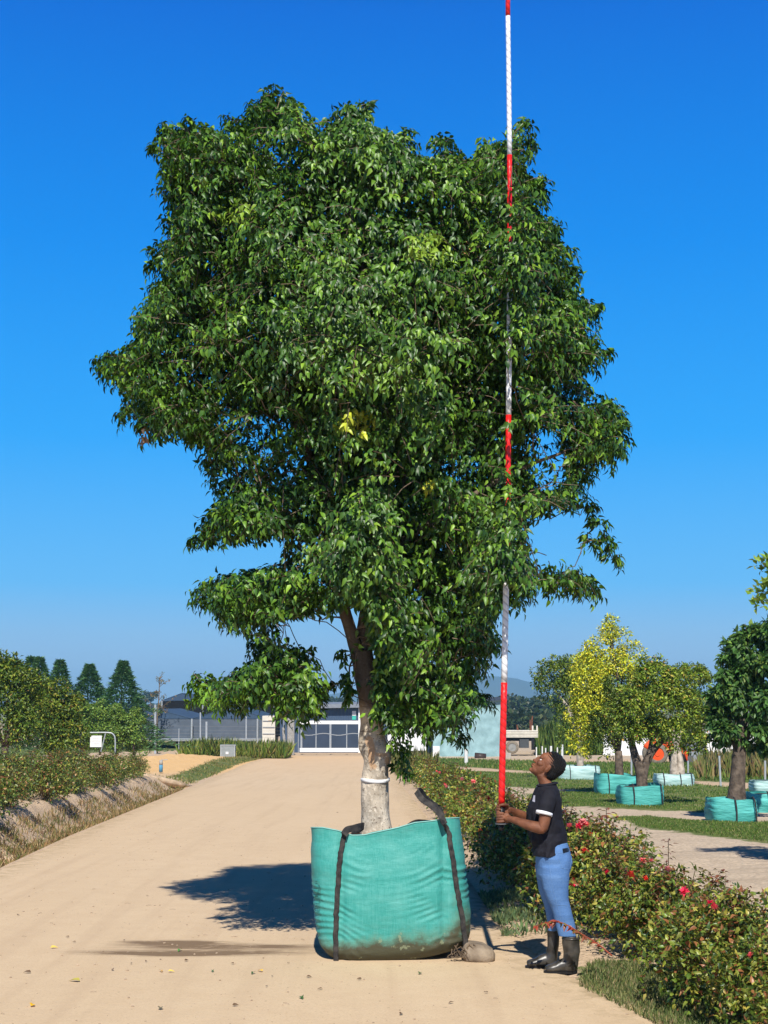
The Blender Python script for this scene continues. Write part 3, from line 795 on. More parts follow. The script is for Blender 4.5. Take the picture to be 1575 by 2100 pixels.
# outline of the front of the bag: left edge, right edge, bottom and rim as functions
def zpx(py): return at(800, py, BY).z
def xpx(px, py): return at(px, py, BY).x
_lz = [(1975, 668), (1950, 650), (1925, 644), (1880, 640), (1800, 637), (1740, 634), (1697, 632)]
_rz = [(1975, 962), (1945, 969), (1915, 969), (1880, 966), (1800, 957), (1740, 951), (1678, 944)]
_ZL = sorted((zpx(a), xpx(b_, a)) for a, b_ in _lz); _ZR = sorted((zpx(a), xpx(b_, a)) for a, b_ in _rz)
def xl(z): return np.interp(z, [q[0] for q in _ZL], [q[1] for q in _ZL])
def xr(z): return np.interp(z, [q[0] for q in _ZR], [q[1] for q in _ZR])
_rim = sorted((xpx(a, b_), zpx(b_)) for a, b_ in [(632, 1697), (660, 1698), (690, 1704), (720, 1714), (745, 1714), (770, 1706), (800, 1703), (820, 1697), (850, 1688), (890, 1684), (915, 1679), (944, 1677)])
def zrim(x): return np.interp(x, [q[0] for q in _rim], [q[1] for q in _rim])
_bot = sorted((xpx(a, b_), zpx(b_)) for a, b_ in [(644, 1958), (668, 1971), (690, 1976), (740, 1977), (800, 1976), (860, 1970), (920, 1958), (955, 1947), (970, 1942)])
def zbot(x): return np.interp(x, [q[0] for q in _bot], [q[1] for q in _bot])
DEP = 1.02
def bagpt(u, v):
    """u around 0..1 (0..~.3 front left to right), v bottom .. rim"""
    q = 2 * math.pi * u
    c_, s_ = math.cos(q), math.sin(q); e = 5.5
    sx = math.copysign(abs(c_) ** (2 / e), c_); sy = math.copysign(abs(s_) ** (2 / e), s_)
    zm = -.02 + 1.04 * v
    a_, b_ = float(xl(zm)), float(xr(zm))
    x = (a_ + b_) / 2 + sx * (b_ - a_) / 2
    rear = (sy + 1) / 2
    zb = float(zbot(x)) * (1 - rear) + .0 * rear; zt = float(zrim(x)) - .10 * rear
    z = zb + (zt - zb) * v
    dep = DEP * (1 - .10 * v)
    belly = .05 * math.sin(math.pi * min(1, v * 1.1)) * (1 - sx * sx)
    # bottom edge rounds under
    tuck = .075 * max(0, 1 - v / .09) ** 2
    y = BY + DEP / 2 + sy * (dep / 2 + belly - tuck)
    x += -sx * tuck * .35
    # wrinkles: long near-horizontal creases fanning out from the straps
    k = x - bx
    edge_ = abs(k + .0) > .43
    ph_ = (z - (.10 if edge_ else .42) * (abs(k) ** 1.15) + .07 * mnoise.noise(Vector((x * 2.5, z * 2.5, 1)))) * 112 + 3.2 * mnoise.noise(Vector((x * 3.5, z * 5, 5)))
    w1 = 1 - 2 * abs(math.sin(ph_ * .5)) ** .8
    amp = .0078 * (.06 + min(1, max(0, abs(k - .02) - .06) / .22)) * min(1, max(0, mnoise.noise(Vector((x * 2.8, z * 7, 9))) + .22) * 2.2) * math.sin(math.pi * min(1, max(0, v * 1.08))) ** .5
    w2 = .009 * mnoise.noise(Vector((x * 4 + 3, y * 4, z * 9))) + .02 * mnoise.noise(Vector((x * 2, y * 2, z * 2.5)))
    dn = w1 * amp + w2 * min(1, v * 4)
    # straps pull the cloth in
    for sxp in (-.387, .43):
        dn -= .022 * math.exp(-((k - sxp) / .035) ** 2) * (s_ < -.5)
    n_ = Vector((sx * abs(sx) ** 6, sy * abs(sy) ** 6 - .0, 0))
    if n_.length > .01: n_.normalize()
    return Vector((x, y, z)) + n_ * dn
NU, NV = 360, 96
V = []; grimev = []; shv = []
us = [(i + .5) / NU for i in range(NU)]
for j in range(NV + 1):
    v = j / NV
    for u in us:
        p = bagpt(u, v); V.append(p)
        k = (p.x - bx) / .64
        gr_ = 1.25 - (p.z - float(zbot(p.x)) * .5) / (.17 + .06 * k) * .62
        gr_ = max(gr_, .92 - ((k - .92) / .34) ** 2 - ((p.z - .14) / .26) ** 2 * .5)
        gr_ = max(gr_, .42 - ((k - .82) / .14) ** 2 - ((p.z - .5) / .5) ** 2 * .3)
        grimev.append(max(0, min(1.3, gr_ + .10)))
        shv.append(.7 * math.exp(-((k + 1.0) / .05) ** 2 - ((p.z - .8) / .09) ** 2))
Fc = []
for j in range(NV):
    for i in range(NU):
        i2 = (i + 1) % NU; Fc.append((j * NU + i, j * NU + i2, (j + 1) * NU + i2, (j + 1) * NU + i))
Fc.append(tuple(range(NU))[::-1])
# turned-in inner lip down to the soil
kk = len(V)
cx_, cy_ = bx, BY + DEP / 2
for j, (sc_, dz) in enumerate(((.985, .004), (.975, -.01), (.965, -.09))):
    for i in range(NU):
        p = V[NV * NU + i]; V.append(Vector((cx_ + (p.x - cx_) * sc_, cy_ + (p.y - cy_) * sc_, p.z + dz))); grimev.append(.2); shv.append(0)
for j in range(3):
    a0 = NV * NU if j == 0 else kk + (j - 1) * NU; b0 = kk + j * NU
    for i in range(NU):
        i2 = (i + 1) % NU; Fc.append((a0 + i, a0 + i2, b0 + i2, b0 + i))
me = bpy.data.meshes.new('bag_body'); me.from_pydata([tuple(v) for v in V], [], Fc); me.polygons.foreach_set('use_smooth', [True] * len(Fc)); me.update()
attr(me, 'grime', grimev); attr(me, 'shoulder', shv)
bag = thing('tree_bag', 'large square teal woven bag with black straps and muddy base holding the tall tree', 'tree bag', (bx, BY + DEP / 2, 0))
link('bag_body', me, M_bag, bag)
def fronty(x, z, off=.004):
    """y of the front cloth at x, z"""
    best = None
    u0 = None; bd = 9
    for i in range(181, 360):
        p = V[(NV // 2) * NU + i]
        if abs(p.x - x) < bd: bd = abs(p.x - x); u0 = i
    bd = 9
    for j in range(NV + 1):
        p = V[j * NU + u0]
        if abs(p.z - z) < bd: bd = abs(p.z - z); best = p
    u1 = min(range(max(181, u0 - 12), min(359, u0 + 12)), key=lambda i: abs(V[min(NV, max(0, round((best.z) / 1.0 * NV))) * NU + i].x - x))
    return min(V[j_ * NU + i_].y for i_ in range(max(180, u1 - 4), min(360, u1 + 5)) for j_ in [min(range(NV + 1), key=lambda j: abs(V[j * NU + i_].z - z))]) - off
mb = MB(); mb.smooth = True
mb.tube([V[NV * NU + i] + Vector((0, -.002, .001)) for i in range(NU // 2 + 6, NU - 5, 2)], .0045, 6); mb.build('rim_piping', mat('pale_teal_hem', (.22, .50, .46), .7, .1), bag)
# soil inside
mb = MB()
mb.rings([(cx_, cy_, .86 + .02, .60, DEP * .42, 4), (cx_, cy_, .90, .42, DEP * .30, 3), (tb.x, TY, .93, .16, .16)], 40, fn=lambda p, i, q: p + Vector((0, 0, .02 * mnoise.noise(p * 9))))
mb.smooth = True
mb.build('soil', M_soil, bag, True)
# straps down the front
def strap(pxs, name='strap', wd=.042):
    pts = []
    for i in range(len(pxs) - 1):
        for k in range(8):
            u = k / 8; pts.append((pxs[i][0] * (1 - u) + pxs[i + 1][0] * u, pxs[i][1] * (1 - u) + pxs[i + 1][1] * u))
    pts.append(pxs[-1])
    mb = MB(); mb.smooth = True
    vs = []
    raw = [min(fronty(at(px, py, BY).x + d_, at(px, py, BY).z, .006) for d_ in (-.02, 0, .02)) for px, py in pts]
    sm_ = [min(raw[max(0, i - 1):i + 2]) for i in range(len(raw))]
    sm_ = [sum(sm_[max(0, i - 2):i + 3]) / len(sm_[max(0, i - 2):i + 3]) for i in range(len(sm_))]
    for (px, py), yy in zip(pts, sm_):
        p = at(px, py, BY)
        wv_ = .004 * mnoise.noise(Vector((px, py, 0)) * .15)
        for dx, dy in ((-wd / 2, .008), (-wd / 2 + .004, -.001), (-.006, -.004), (0, -.001), (.006, -.004), (wd / 2 - .004, -.001), (wd / 2, .008)):
            vs.append(Vector((p.x + dx + wv_ * 2, yy + dy, p.z)))
    n_ = 7
    fs = [(i * n_ + k, i * n_ + k + 1, (i + 1) * n_ + k + 1, (i + 1) * n_ + k) for i in range(len(pts) - 1) for k in range(n_ - 1)]
    mb.add(vs, fs)
    return mb.build(name, M_strap, bag)
strap([(707, 1707), (702, 1730), (697, 1760), (694, 1800), (690, 1860), (688, 1920), (689, 1972)])
strap([(908, 1683), (921, 1710), (929, 1760), (937, 1820), (948, 1880), (957, 1945)])
# loop handles
def ribbon(mb, pts, wd=.045, th=.004, tw=None):
    pts = [Vector(p) for p in pts]; vs = []
    for i, p in enumerate(pts):
        tn = (pts[min(i + 1, len(pts) - 1)] - pts[max(0, i - 1)]).normalized()
        a = tw[i] if tw else Vector((0, 1, 0))
        a = (a - tn * a.dot(tn)).normalized(); nn = tn.cross(a)
        for sa, sn in ((-1, -1), (1, -1), (1, 1), (-1, 1)): vs.append(p + a * sa * wd / 2 + nn * sn * th)
    fs = []
    for i in range(len(pts) - 1):
        for k in range(4): fs.append((i * 4 + k, i * 4 + (k + 1) % 4, (i + 1) * 4 + (k + 1) % 4, (i + 1) * 4 + k))
    fs += [(3, 2, 1, 0), tuple((len(pts) - 1) * 4 + k for k in range(4))]
    mb.add(vs, fs)
def smoothpts(P_, k=5):
    out = []
    for i in range(len(P_) - 1):
        a = P_[max(i - 1, 0)]; b_ = P_[i]; c_ = P_[i + 1]; d_ = P_[min(i + 2, len(P_) - 1)]
        for j in range(k):
            u = j / k; out.append(.5 * ((2 * b_) + (c_ - a) * u + (2 * a - 5 * b_ + 4 * c_ - d_) * u * u + (3 * b_ - a - 3 * c_ + d_) * u ** 3))
    out.append(P_[-1]); return out
mb = MB(); mb.smooth = False
hp = [at(912, 1690, BY - .01), at(906, 1676, BY + .0), at(898, 1664, BY + .04), at(882, 1650, BY + .09), at(868, 1641, BY + .14), at(860, 1632, BY + .18), at(855, 1623, BY + .22), at(862, 1622, BY + .30), at(872, 1636, BY + .4), at(886, 1648, BY + .46), at(902, 1660, BY + .5), at(908, 1682, BY + .52)]
hp = smoothpts(hp)
tw = [Vector((.55, .45, .75))] * len(hp)
ribbon(mb, hp, .05, .004, tw)
mb.build('handle_loop', M_strap, bag)
mb = MB()
hp = smoothpts([at(705, 1712, BY - .005), at(712, 1702, BY + .03), at(724, 1699, BY + .08), at(738, 1695, BY + .15), at(746, 1694, BY + .22), at(738, 1700, BY + .3), at(722, 1704, BY + .4)])
ribbon(mb, hp, .055, .004, [Vector((.1, .5, .9))] * len(hp)); mb.build('handle_loop', M_strap, bag)
mb = MB()
hp = smoothpts([at(830, 1700, BY + .06), at(850, 1687, BY + .12), at(870, 1686, BY + .25), at(905, 1690, BY + .4)])
ribbon(mb, hp, .04, .004, [Vector((.1, .5, .9))] * len(hp)); mb.build('handle_loop', M_strap, bag)
# faded print on the left side of the front
M_print = mat('faded_print', (.03, .13, .12), .7, .2)
mb = MB()
def strip(x0, z0, x1, z1, wd):
    nseg = max(1, int(math.hypot(x1 - x0, z1 - z0) / .02)); dx, dz = x1 - x0, z1 - z0; L_ = math.hypot(dx, dz); nx, nz = -dz / L_ * wd / 2, dx / L_ * wd / 2
    vs = []
    for i in range(nseg + 1):
        u = i / nseg; x, z = x0 + dx * u, z0 + dz * u
        yy = fronty(x, z, .0035)
        vs += [(x + nx, yy, z + nz), (x - nx, yy, z - nz)]
    mb.add(vs, [(2 * i, 2 * i + 1, 2 * i + 3, 2 * i + 2) for i in range(nseg)])
def pz(px, py): q = at(px, py, BY); return q.x, q.z
def pst(a, b_, wd=.006): strip(*pz(*a), *pz(*b_), wd)
pst((642, 1823), (656, 1822)); pst((656, 1822), (655, 1850)); pst((642, 1850), (655, 1850), .004)
for k in range(5): pst((643 + k * 1.5, 1846 - k * 1), (654, 1824 + k * 5), .0035)
SEG = {'0': 'abcdef', '3': 'abgcd', '5': 'afgcd'}
def digit(ch, px, py, w_=4.2, h_=8.5, wd=.0035):
    s_ = {'a': ((0, 0), (1, 0)), 'b': ((1, 0), (1, .5)), 'c': ((1, .5), (1, 1)), 'd': ((0, 1), (1, 1)), 'e': ((0, .5), (0, 1)), 'f': ((0, 0), (0, .5)), 'g': ((0, .5), (1, .5))}
    for q in SEG[ch]:
        (a0, a1), (b0, b1) = s_[q]; pst((px + a0 * w_, py + a1 * h_), (px + b0 * w_, py + b1 * h_), wd)
for i, ch in enumerate('003'): digit(ch, 640.5 + i * 4.7, 1857)
for i in range(4): pst((641 + i * 3.6, 1873), (643 + i * 3.6, 1873), .009)
for i in range(4): pst((641 + i * 3.6, 1878), (643.2 + i * 3.6, 1878), .005)
pst((645, 1810), (650, 1810), .008); pst((652, 1812), (655, 1818), .005)
mb.build('printed_marks', M_print, bag)
# roots and weeds at the lower right corner of the bag
mb = MB()
for _ in range(42):
    p = at(random.uniform(925, 972), random.uniform(1935, 1965), BY - .01); q = p.copy(); pts = [p]
    for k in range(3): q = q + Vector((random.uniform(-.03, .03), random.uniform(-.02, .02), -random.uniform(.01, .05))); q.z = max(q.z, .01); pts.append(q.copy())
    mb.tube(pts, [.005, .004, .003, .002], 4)
mb.build('root_tangle', M_twig, bag)

# the stone wedged under the right corner
sp0 = at(982, 1962, BY + .08)
mb = MB(); mb.smooth = True
mb.rings([(0, 0, 0, .11, .12), (0, 0, .008, .125, .15), (0, 0, .05, .13, .155), (-.01, 0, .10, .12, .14), (-.03, 0, .135, .085, .11), (-.05, 0, .15, .05, .07)], 30, 3.2, fn=lambda p, i, q: p + p.normalized() * .012 * mnoise.noise(p * 9 + Vector((3, 1, 2))))
M_stone = mat('field_stone', (.20, .15, .105), .9, .25, 8, .6, 30, .2, col2=(.27, .215, .155))
o = mb.build('stone', M_stone, None); o.location = (sp0.x, BY + .10, h1(sp0.x, BY) - .005)
tag(o, 'rounded brown stone wedging up the right corner of the teal bag', 'stone')
# ================================================================== THE PERSON
from mathutils.bvhtree import BVHTree
PD = gr(1165, 1996).y + .09
pg = at(1150, 1995, PD); pgz = h1(pg.x, PD) + .004
person = thing('person', 'person in dark polo shirt, jeans and rubber boots looking up and gripping the tall pole', 'person', (pg.x, PD, pgz))
def q_(px, py, dy=0.): p = at(px, py, PD); return Vector((p.x, PD + dy, p.z))
def rg(rows, dy=0., grow=0.):
    out = []
    for f_, b_, py, hw in rows:
        a = q_(f_, py); c_ = q_(b_, py); out.append(((a.x + c_.x) / 2, PD + dy, a.z, (c_.x - a.x) / 2 + grow, hw + grow))
    return out[::-1]
M_skin = mat('brown_skin', (.135, .048, .023), .58, .16, 14, .25, 160, .35, col2=(.20, .078, .038))
M_shirt = mat('dark_cotton', (.0125, .0125, .018), .8, .2, 20, .35, 30, .2)
M_white = mat('white_knit', (.78, .78, .8), .8, .04)
m, t, b, o = newmat('blue_denim'); n, l = t.nodes, t.links
tc = n.new('ShaderNodeTexCoord')
c = mix(noise(9, 6, .6), (.042, .12, .30), (.08, .19, .41))
c = mix(ramp(noise(240, 2, .5), [(.4, (0, 0, 0)), (.7, (.4, .4, .4))]), c, (.18, .31, .52))
c = mix(ramp(noise(5, 5, .6, st=(1, 1, 2.5)), [(.55, (0, 0, 0)), (.7, (.4, .4, .4))]), c, (.155, .28, .50))
l.new(c, b.inputs['Base Color']); b.inputs['Roughness'].default_value = .85
bp = n.new('ShaderNodeBump'); bp.inputs['Strength'].default_value = .5; bp.inputs['Distance'].default_value = .01
l.new(noise(11, 5, .6, st=(.6, .6, 3)), bp.inputs['Height']); l.new(bp.outputs[0], b.inputs['Normal'])
M_jean = m
M_boot = mat('black_rubber', (.018, .017, .016), .34, .35, 14, .15, 30, .5, col2=(.05, .045, .038))
M_hair = mat('black_hair', (.006, .0055, .006), .55, .3, 60, .9, 180, .3)
M_black = mat('black_plastic', (.012, .012, .013), .4, .1)

th = R(41)
hc = q_(1123.5, 1571.5)
def hl(f_, u_, y_=0., s=1.07): return hc + Vector((-f_ * math.cos(th) + u_ * math.sin(th), y_, f_ * math.sin(th) + u_ * math.cos(th))) * 1 if s == 1 else hc + Vector(((-f_ * math.cos(th) + u_ * math.sin(th)) * s, y_ * s, (f_ * math.sin(th) + u_ * math.cos(th)) * s))
# local axes: columns are forward, side, up
MH = Matrix(((-math.cos(th), 0, math.sin(th)), (0, 1, 0), (math.sin(th), 0, math.cos(th))))
def he(mb, f_, u_, y_, r, s=1.07, M=MH, nu=20, nv=14): mb.ell(hl(f_, u_, y_, s), [k * s for k in r], M, nu, nv)

TORSO = [(1106, 1138, 1609, .058), (1103, 1142, 1616, .085), (1100, 1145, 1621, .135), (1097, 1147, 1629, .172), (1092, 1149, 1642, .172), (1084, 1150, 1656, .160), (1080, 1151, 1670, .150), (1080, 1153, 1685, .142), (1084, 1156, 1703, .138), (1087, 1158, 1722, .145), (1091, 1165, 1742, .158), (1098, 1171, 1765, .168)]
body = MB()
# head
he(body, -.012, .030, 0, (.094, .074, .086)); he(body, .030, -.030, 0, (.056, .058, .082)); he(body, .043, -.078, 0, (.042, .044, .034))
he(body, .060, -.092, 0, (.026, .024, .022)); he(body, .074, .018, 0, (.016, .045, .012)); he(body, .062, .035, 0, (.028, .052, .035))
he(body, .092, -.012, 0, (.012, .010, .026)); he(body, .101, -.030, 0, (.013, .012, .011)); he(body, .094, -.034, .012, (.010, .009, .008)); he(body, .094, -.034, -.012, (.010, .009, .008))
he(body, .088, -.056, 0, (.013, .024, .0075)); he(body, .086, -.070, 0, (.013, .022, .0075)); he(body, .078, -.098, 0, (.014, .017, .014))
for sy in (-1, 1):
    he(body, .055, -.022, .040 * sy, (.030, .022, .024)); he(body, -.004, -.020, .073 * sy, (.017, .008, .031)); he(body, .0, -.020, .078 * sy, (.009, .008, .022))
# neck
body.tube([hl(-.03, -.02, 0), hl(-.012, -.085, 0), q_(1118, 1605), q_(1122, 1622)], [(.05, .055), (.047, .052), (.050, .055), (.06, .075)], 20)
# hidden torso and legs keep the body whole
body.rings(rg(TORSO, 0, -.014), 28)
ARM_N = [(1121, 1629, -.150, .052), (1119, 1642, -.178, .053), (1114, 1664, -.195, .048), (1110, 1684, -.205, .043), (1106, 1695, -.205, .041), (1094, 1692, -.190, .043), (1078, 1688, -.165, .038), (1060, 1682, -.120, .029), (1048, 1679, -.082, .0255), (1041, 1678, -.060, .027)]
ARM_F = [(1116, 1629, .150, .052), (1113, 1642, .178, .053), (1106, 1664, .195, .048), (1101, 1682, .205, .042), (1095, 1688, .200, .041), (1080, 1679, .170, .041), (1064, 1670, .120, .034), (1051, 1664, .078, .026), (1043, 1662, .056, .026)]
for A in (ARM_N, ARM_F):
    pts = [q_(a, b_, d_) for a, b_, d_, r in A]
    body.tube(smoothpts(pts, 3), list(np.interp(np.linspace(0, len(A) - 1, (len(A) - 1) * 3 + 1), range(len(A)), [a[3] for a in A])), 16)
LEGN = [(1106, 1165, 1775, .085), (1107, 1164, 1795, .086), (1112, 1162, 1820, .078), (1121, 1163, 1842, .070), (1127, 1167, 1858, .064), (1133, 1170, 1872, .060), (1138, 1176, 1890, .058), (1144, 1179, 1916, .055)]
LEGF = [(1099, 1160, 1775, .085), (1101, 1158, 1800, .084), (1108, 1154, 1832, .074), (1117, 1153, 1856, .064), (1121, 1152, 1872, .060), (1124, 1149, 1890, .055), (1126, 1146, 1912, .05)]
body.rings(rg(LEGN, -.092, -.014), 18); body.rings(rg(LEGF, .092, -.014), 18)
# pole position per height
PPX = [(-300, 1043.5), (0, 1041.3), (300, 1045), (585, 1045), (850, 1043), (1050, 1041), (1240, 1037), (1400, 1034), (1550, 1030.5), (1660, 1028.5), (1705, 1028)]
def polex(py): return float(np.interp(py, [a for a, _ in PPX], [b_ for _, b_ in PPX]))
def hand(py0, sy):
    """hand closed round the pole; sy -1 = palm on the near side"""
    c0 = q_(polex(py0), py0)
    def P(x, y, z): return c0 + Vector((x, y * -sy * -1 if False else y * (1 if sy < 0 else -1), z))
    Rr = .027
    # palm and heel of the hand
    body.ell(P(.034, -.026, -.002), (.036, .017, .041), Matrix.Rotation(R(-22 if sy < 0 else 22), 3, 'Z'), 14, 10)
    body.ell(P(.055, -.030, -.006), (.026, .019, .030), None, 12, 8)
    lens = [(.033, 1.0), (.012, 1.1), (-.009, 1.04), (-.029, .86)]
    for z, L_ in lens:
        k = Rr + .009
        a0, a1, a2, a3 = R(-88), R(-140), R(-140 - 58 * L_), R(-140 - 100 * L_)
        pts = [P(.016, -.036, z * .92)] + [P(k * math.cos(a) * (1.08 if i == 1 else 1), k * math.sin(a) * (1.05 if i == 1 else 1), z + random.uniform(-.0015, .0015) - .003 * i) for i, a in enumerate((a0, a1, a2, a3))]
        body.tube(smoothpts(pts, 3), list(np.linspace(.0105, .0078, len(smoothpts(pts, 3)))), 10)
        body.ell(pts[-1], .0082, None, 8, 6)
    # thumb leaves the side of the palm and closes from the other side
    pts = [P(.048, -.018, .018), P(.040, .006, .034), P(.024, .028, .040), P(.002, .037, .040), P(-.016, .033, .036)]
    sp = smoothpts(pts, 3); body.tube(sp, list(np.linspace(.0150, .0092, len(sp))), 10); body.ell(pts[-1], .0094, None, 8, 6)
hand(1676.5, -1); hand(1660.5, 1)
for nm_, (a, b_) in (('n', (ARM_N[-1], 1676.5)), ('f', (ARM_F[-1], 1660.5))):
    w0 = q_(a[0], a[1], a[2]); c0 = q_(polex(b_), b_); sy = -1 if nm_ == 'n' else 1
    body.tube([w0, w0.lerp(c0 + Vector((.05, .030 * sy, 0)), .6), c0 + Vector((.038, .028 * sy, 0))], [(.026, .026), (.019, .029), (.016, .036)], 14)
ob = remeshed(body, 'body', M_skin, person, .0036, 4, .5)

# hair
mb = MB()
he(mb, -.028, .034, 0, (.088, .0775, .0885), nu=40, nv=30)
he(mb, -.045, -.012, 0, (.062, .066, .070)); he(mb, -.01, .045, 0, (.082, .072, .078))
hair = remeshed(mb, 'hair', M_hair, person, .004, 4)
# braided rows: raised ridges running back from the temple
co = np.array([tuple(v.co) for v in hair.data.vertices]); rel = co - np.array(hc)
fw = -rel[:, 0] * math.cos(th) + rel[:, 2] * math.sin(th); upv = rel[:, 0] * math.sin(th) + rel[:, 2] * math.cos(th)
d_ = .0032 * np.sin((upv * 1.0 + .35 * (fw - .03) ** 2 * 10 + .35 * np.abs(rel[:, 1])) * 400)
nn = unit(rel); co = co + nn * d_[:, None]
hair.data.vertices.foreach_set('co', co.astype(np.float32).ravel()); hair.data.update()
M_part = mat('scalp_line', (.085, .05, .04), .6, .1)
bv = BVHTree.FromObject(hair, bpy.context.evaluated_depsgraph_get())
def surf(bvh, px, py, off=.002):
    o_ = Vector((0, 0, CAMZ)); d0 = Vector(ray(px, py)).normalized()
    h_ = bvh.ray_cast(o_, d0)
    return None if h_[0] is None else h_[0] - d0 * off
def line_on(bvh, pts, name, m_, par, r=.0012, off=.0015, closed=False):
    mb = MB(); seg = []
    for i in range(len(pts) - 1):
        for k in range(6):
            u = k / 6; s0 = surf(bvh, pts[i][0] * (1 - u) + pts[i + 1][0] * u, pts[i][1] * (1 - u) + pts[i + 1][1] * u, off)
            if s0: seg.append(s0)
    s0 = surf(bvh, *pts[-1], off)
    if s0: seg.append(s0)
    if len(seg) > 1: mb.tube(seg, r, 4)
    return mb
mbp = MB()
for k in range(5):
    pts = [(1123 + k * 2.3, 1581 - k * 1.2), (1121.5 + k * 2.2, 1574 - k * .8), (1125 + k * 2.0, 1567 + k * .3), (1131 + k * 1.4, 1565 + k * 1.6), (1136 + k * .5, 1570 + k * 1.6)]
    x_ = line_on(bv, pts, 'x', None, None, .0011, .0006); 
    k0 = len(mbp.v); mbp.v += x_.v; mbp.f += [tuple(i + k0 for i in f) for f in x_.f]; mbp.mi += x_.mi; mbp.sm += x_.sm
mbp.build('braid_partings', M_part, person)
# eyes
for sy in (-1, 1):
    mb = MB(); mb.ell(hl(.0705, -.001, .0300 * sy), .0100, None, 12, 8); mb.cm = 1; mb.ell(hl(.0765, .001, .0300 * sy), .0062, None, 8, 6)
    mb.build('eye', [mat('eye_white', (.55, .5, .46), .3, .02), M_black], person, True)
mb = MB(); mb.ell(hl(.0955, -.0625, 0), (.0048, .019, .0015), MH, 10, 6)
mb.build('mouth', mat('dark_lip', (.085, .03, .022), .5, .05), person, True)

# shirt
def hemfix(p, i, q):
    if i < .001:      # bottom ring follows the side slits and the raised back
        u = (p.x - q_(1100, 1755).x) / (q_(1165, 1755).x - q_(1100, 1755).x)
        pyb = float(np.interp(u, [0, .35, .55, .75, 1.0], [1754, 1755, 1751, 1745, 1727]))
        p = Vector((p.x, p.y, q_(1120, pyb).z))
    f_ = .014 * mnoise.noise(Vector((p.x * 9, p.y * 9, p.z * 7))) + .010 * (1 - 2 * abs(math.sin(p.z * 34 - p.x * 30 + 5 * mnoise.noise(p * 6)))) * min(1, max(0, (q_(0, 1650).z - p.z) / .1)) + .006 * math.sin(p.z * 70 + 8 * p.x + 6 * mnoise.noise(p * 5)) * min(1, max(0, (q_(0, 1690).z - p.z) / .1))
    c_ = q_(1120, 1690); d0 = Vector((p.x - c_.x, p.y - c_.y, 0)).normalized()
    return p + d0 * f_
ST = [(1104, 1141, 1607, .060), (1101, 1144, 1613, .090), (1098, 1147, 1619, .148), (1095, 1149, 1627, .178), (1091, 1151, 1641, .178), (1083, 1152, 1655, .168), (1079.5, 1152.5, 1668, .160), (1079, 1153, 1680, .154), (1081, 1156, 1693, .150), (1083, 1158, 1707, .150), (1086, 1160, 1722, .156), (1088, 1162, 1735, .162), (1091, 1163, 1745, .168), (1092.5, 1162, 1754, .172)]
mb = MB(); mb.rings(rg(ST, 0, 0), 40, 2.2, fn=hemfix)
mb.tube([q_(1122, 1627, -.135), q_(1120, 1636, -.165), q_(1115, 1650, -.186), q_(1110.5, 1664.5, -.196)], [(.062, .062), (.066, .066), (.064, .064), (.063, .063)], 22)
mb.tube([q_(1116, 1627, .135), q_(1113, 1636, .165), q_(1108, 1650, .186), q_(1104, 1662, .196)], [.062, .066, .064, .063], 22)
shirt = remeshed(mb, 'shirt', M_shirt, person, .0052, 3, .5)
# sleeve cuffs
for pts in (((1111.3, 1661.5, -.1945), (1109.9, 1667.5, -.198)), ((1105, 1659, .194), (1103.4, 1665, .198))):
    mb = MB(); mb.smooth = True
    mb.tube([q_(*pts[0]), q_(*pts[1])], .0645, 26); mb.build('sleeve_cuff', M_white, person)
# collar
mb = MB(); mb.smooth = True
cpt = [(q_(1122, 1611).x + math.cos(a) * .070, PD + math.sin(a) * .066, q_(0, 1608).z + .010 * math.cos(a)) for a in np.linspace(0, 2 * math.pi, 25)]
mb.tube(cpt, [(.009, .017)] * 25, 8, False); mb.build('collar', M_shirt, person)
bvs = BVHTree.FromObject(shirt, bpy.context.evaluated_depsgraph_get())
def patch(bvh, quad, name, m_, par, nx=5, ny=5, off=.003):
    mb = MB(); P_ = []
    for j in range(ny + 1):
        for i in range(nx + 1):
            u, v = i / nx, j / ny
            x = (quad[0][0] * (1 - u) + quad[1][0] * u) * (1 - v) + (quad[3][0] * (1 - u) + quad[2][0] * u) * v
            y_ = (quad[0][1] * (1 - u) + quad[1][1] * u) * (1 - v) + (quad[3][1] * (1 - u) + quad[2][1] * u) * v
            s0 = surf(bvh, x, y_, off)
            P_.append(s0 if s0 else (P_[-1] if P_ else q_(x, y_)))
    mb.add(P_, [(j * (nx + 1) + i, j * (nx + 1) + i + 1, (j + 1) * (nx + 1) + i + 1, (j + 1) * (nx + 1) + i) for j in range(ny) for i in range(nx)])
    return mb.build(name, m_, par, True)
patch(bvs, [(1094.2, 1631), (1097.5, 1631), (1097, 1645), (1091.5, 1643)], 'chest_emblem', mat('grey_print', (.5, .5, .58), .7, .1), person)
patch(bvs, [(1099, 1612), (1104.5, 1608), (1106, 1610.5), (1100.5, 1614.5)], 'collar_tip', M_white, person)
# jeans
JT = [(1095, 1163, 1728, .135), (1095, 1168, 1742, .155), (1098, 1172.5, 1757, .165), (1099, 1173.5, 1768, .170), (1100, 1171.5, 1780, .172), (1101, 1166, 1793, .170), (1103, 1164, 1803, .15)]
mb = MB()
def jn(p, i, q):
    d0 = Vector((math.cos(q), math.sin(q), 0)); return p + d0 * (.006 * mnoise.noise(p * 11) + .006 * math.sin(p.z * 80 + 18 * p.x + 3 * mnoise.noise(p * 8)) * max(0, mnoise.noise(p * 4) + .3))
mb.rings(rg(JT), 34, 2.2, fn=jn); mb.rings(rg(LEGN, -.088), 26, fn=jn); mb.rings(rg(LEGF, .088), 26, fn=jn)
jeans = remeshed(mb, 'jeans', M_jean, person, .0055, 3, .5)
bvj = BVHTree.FromObject(jeans, bpy.context.evaluated_depsgraph_get())
M_stitch = mat('pale_stitching', (.15, .28, .50), .8, .1)
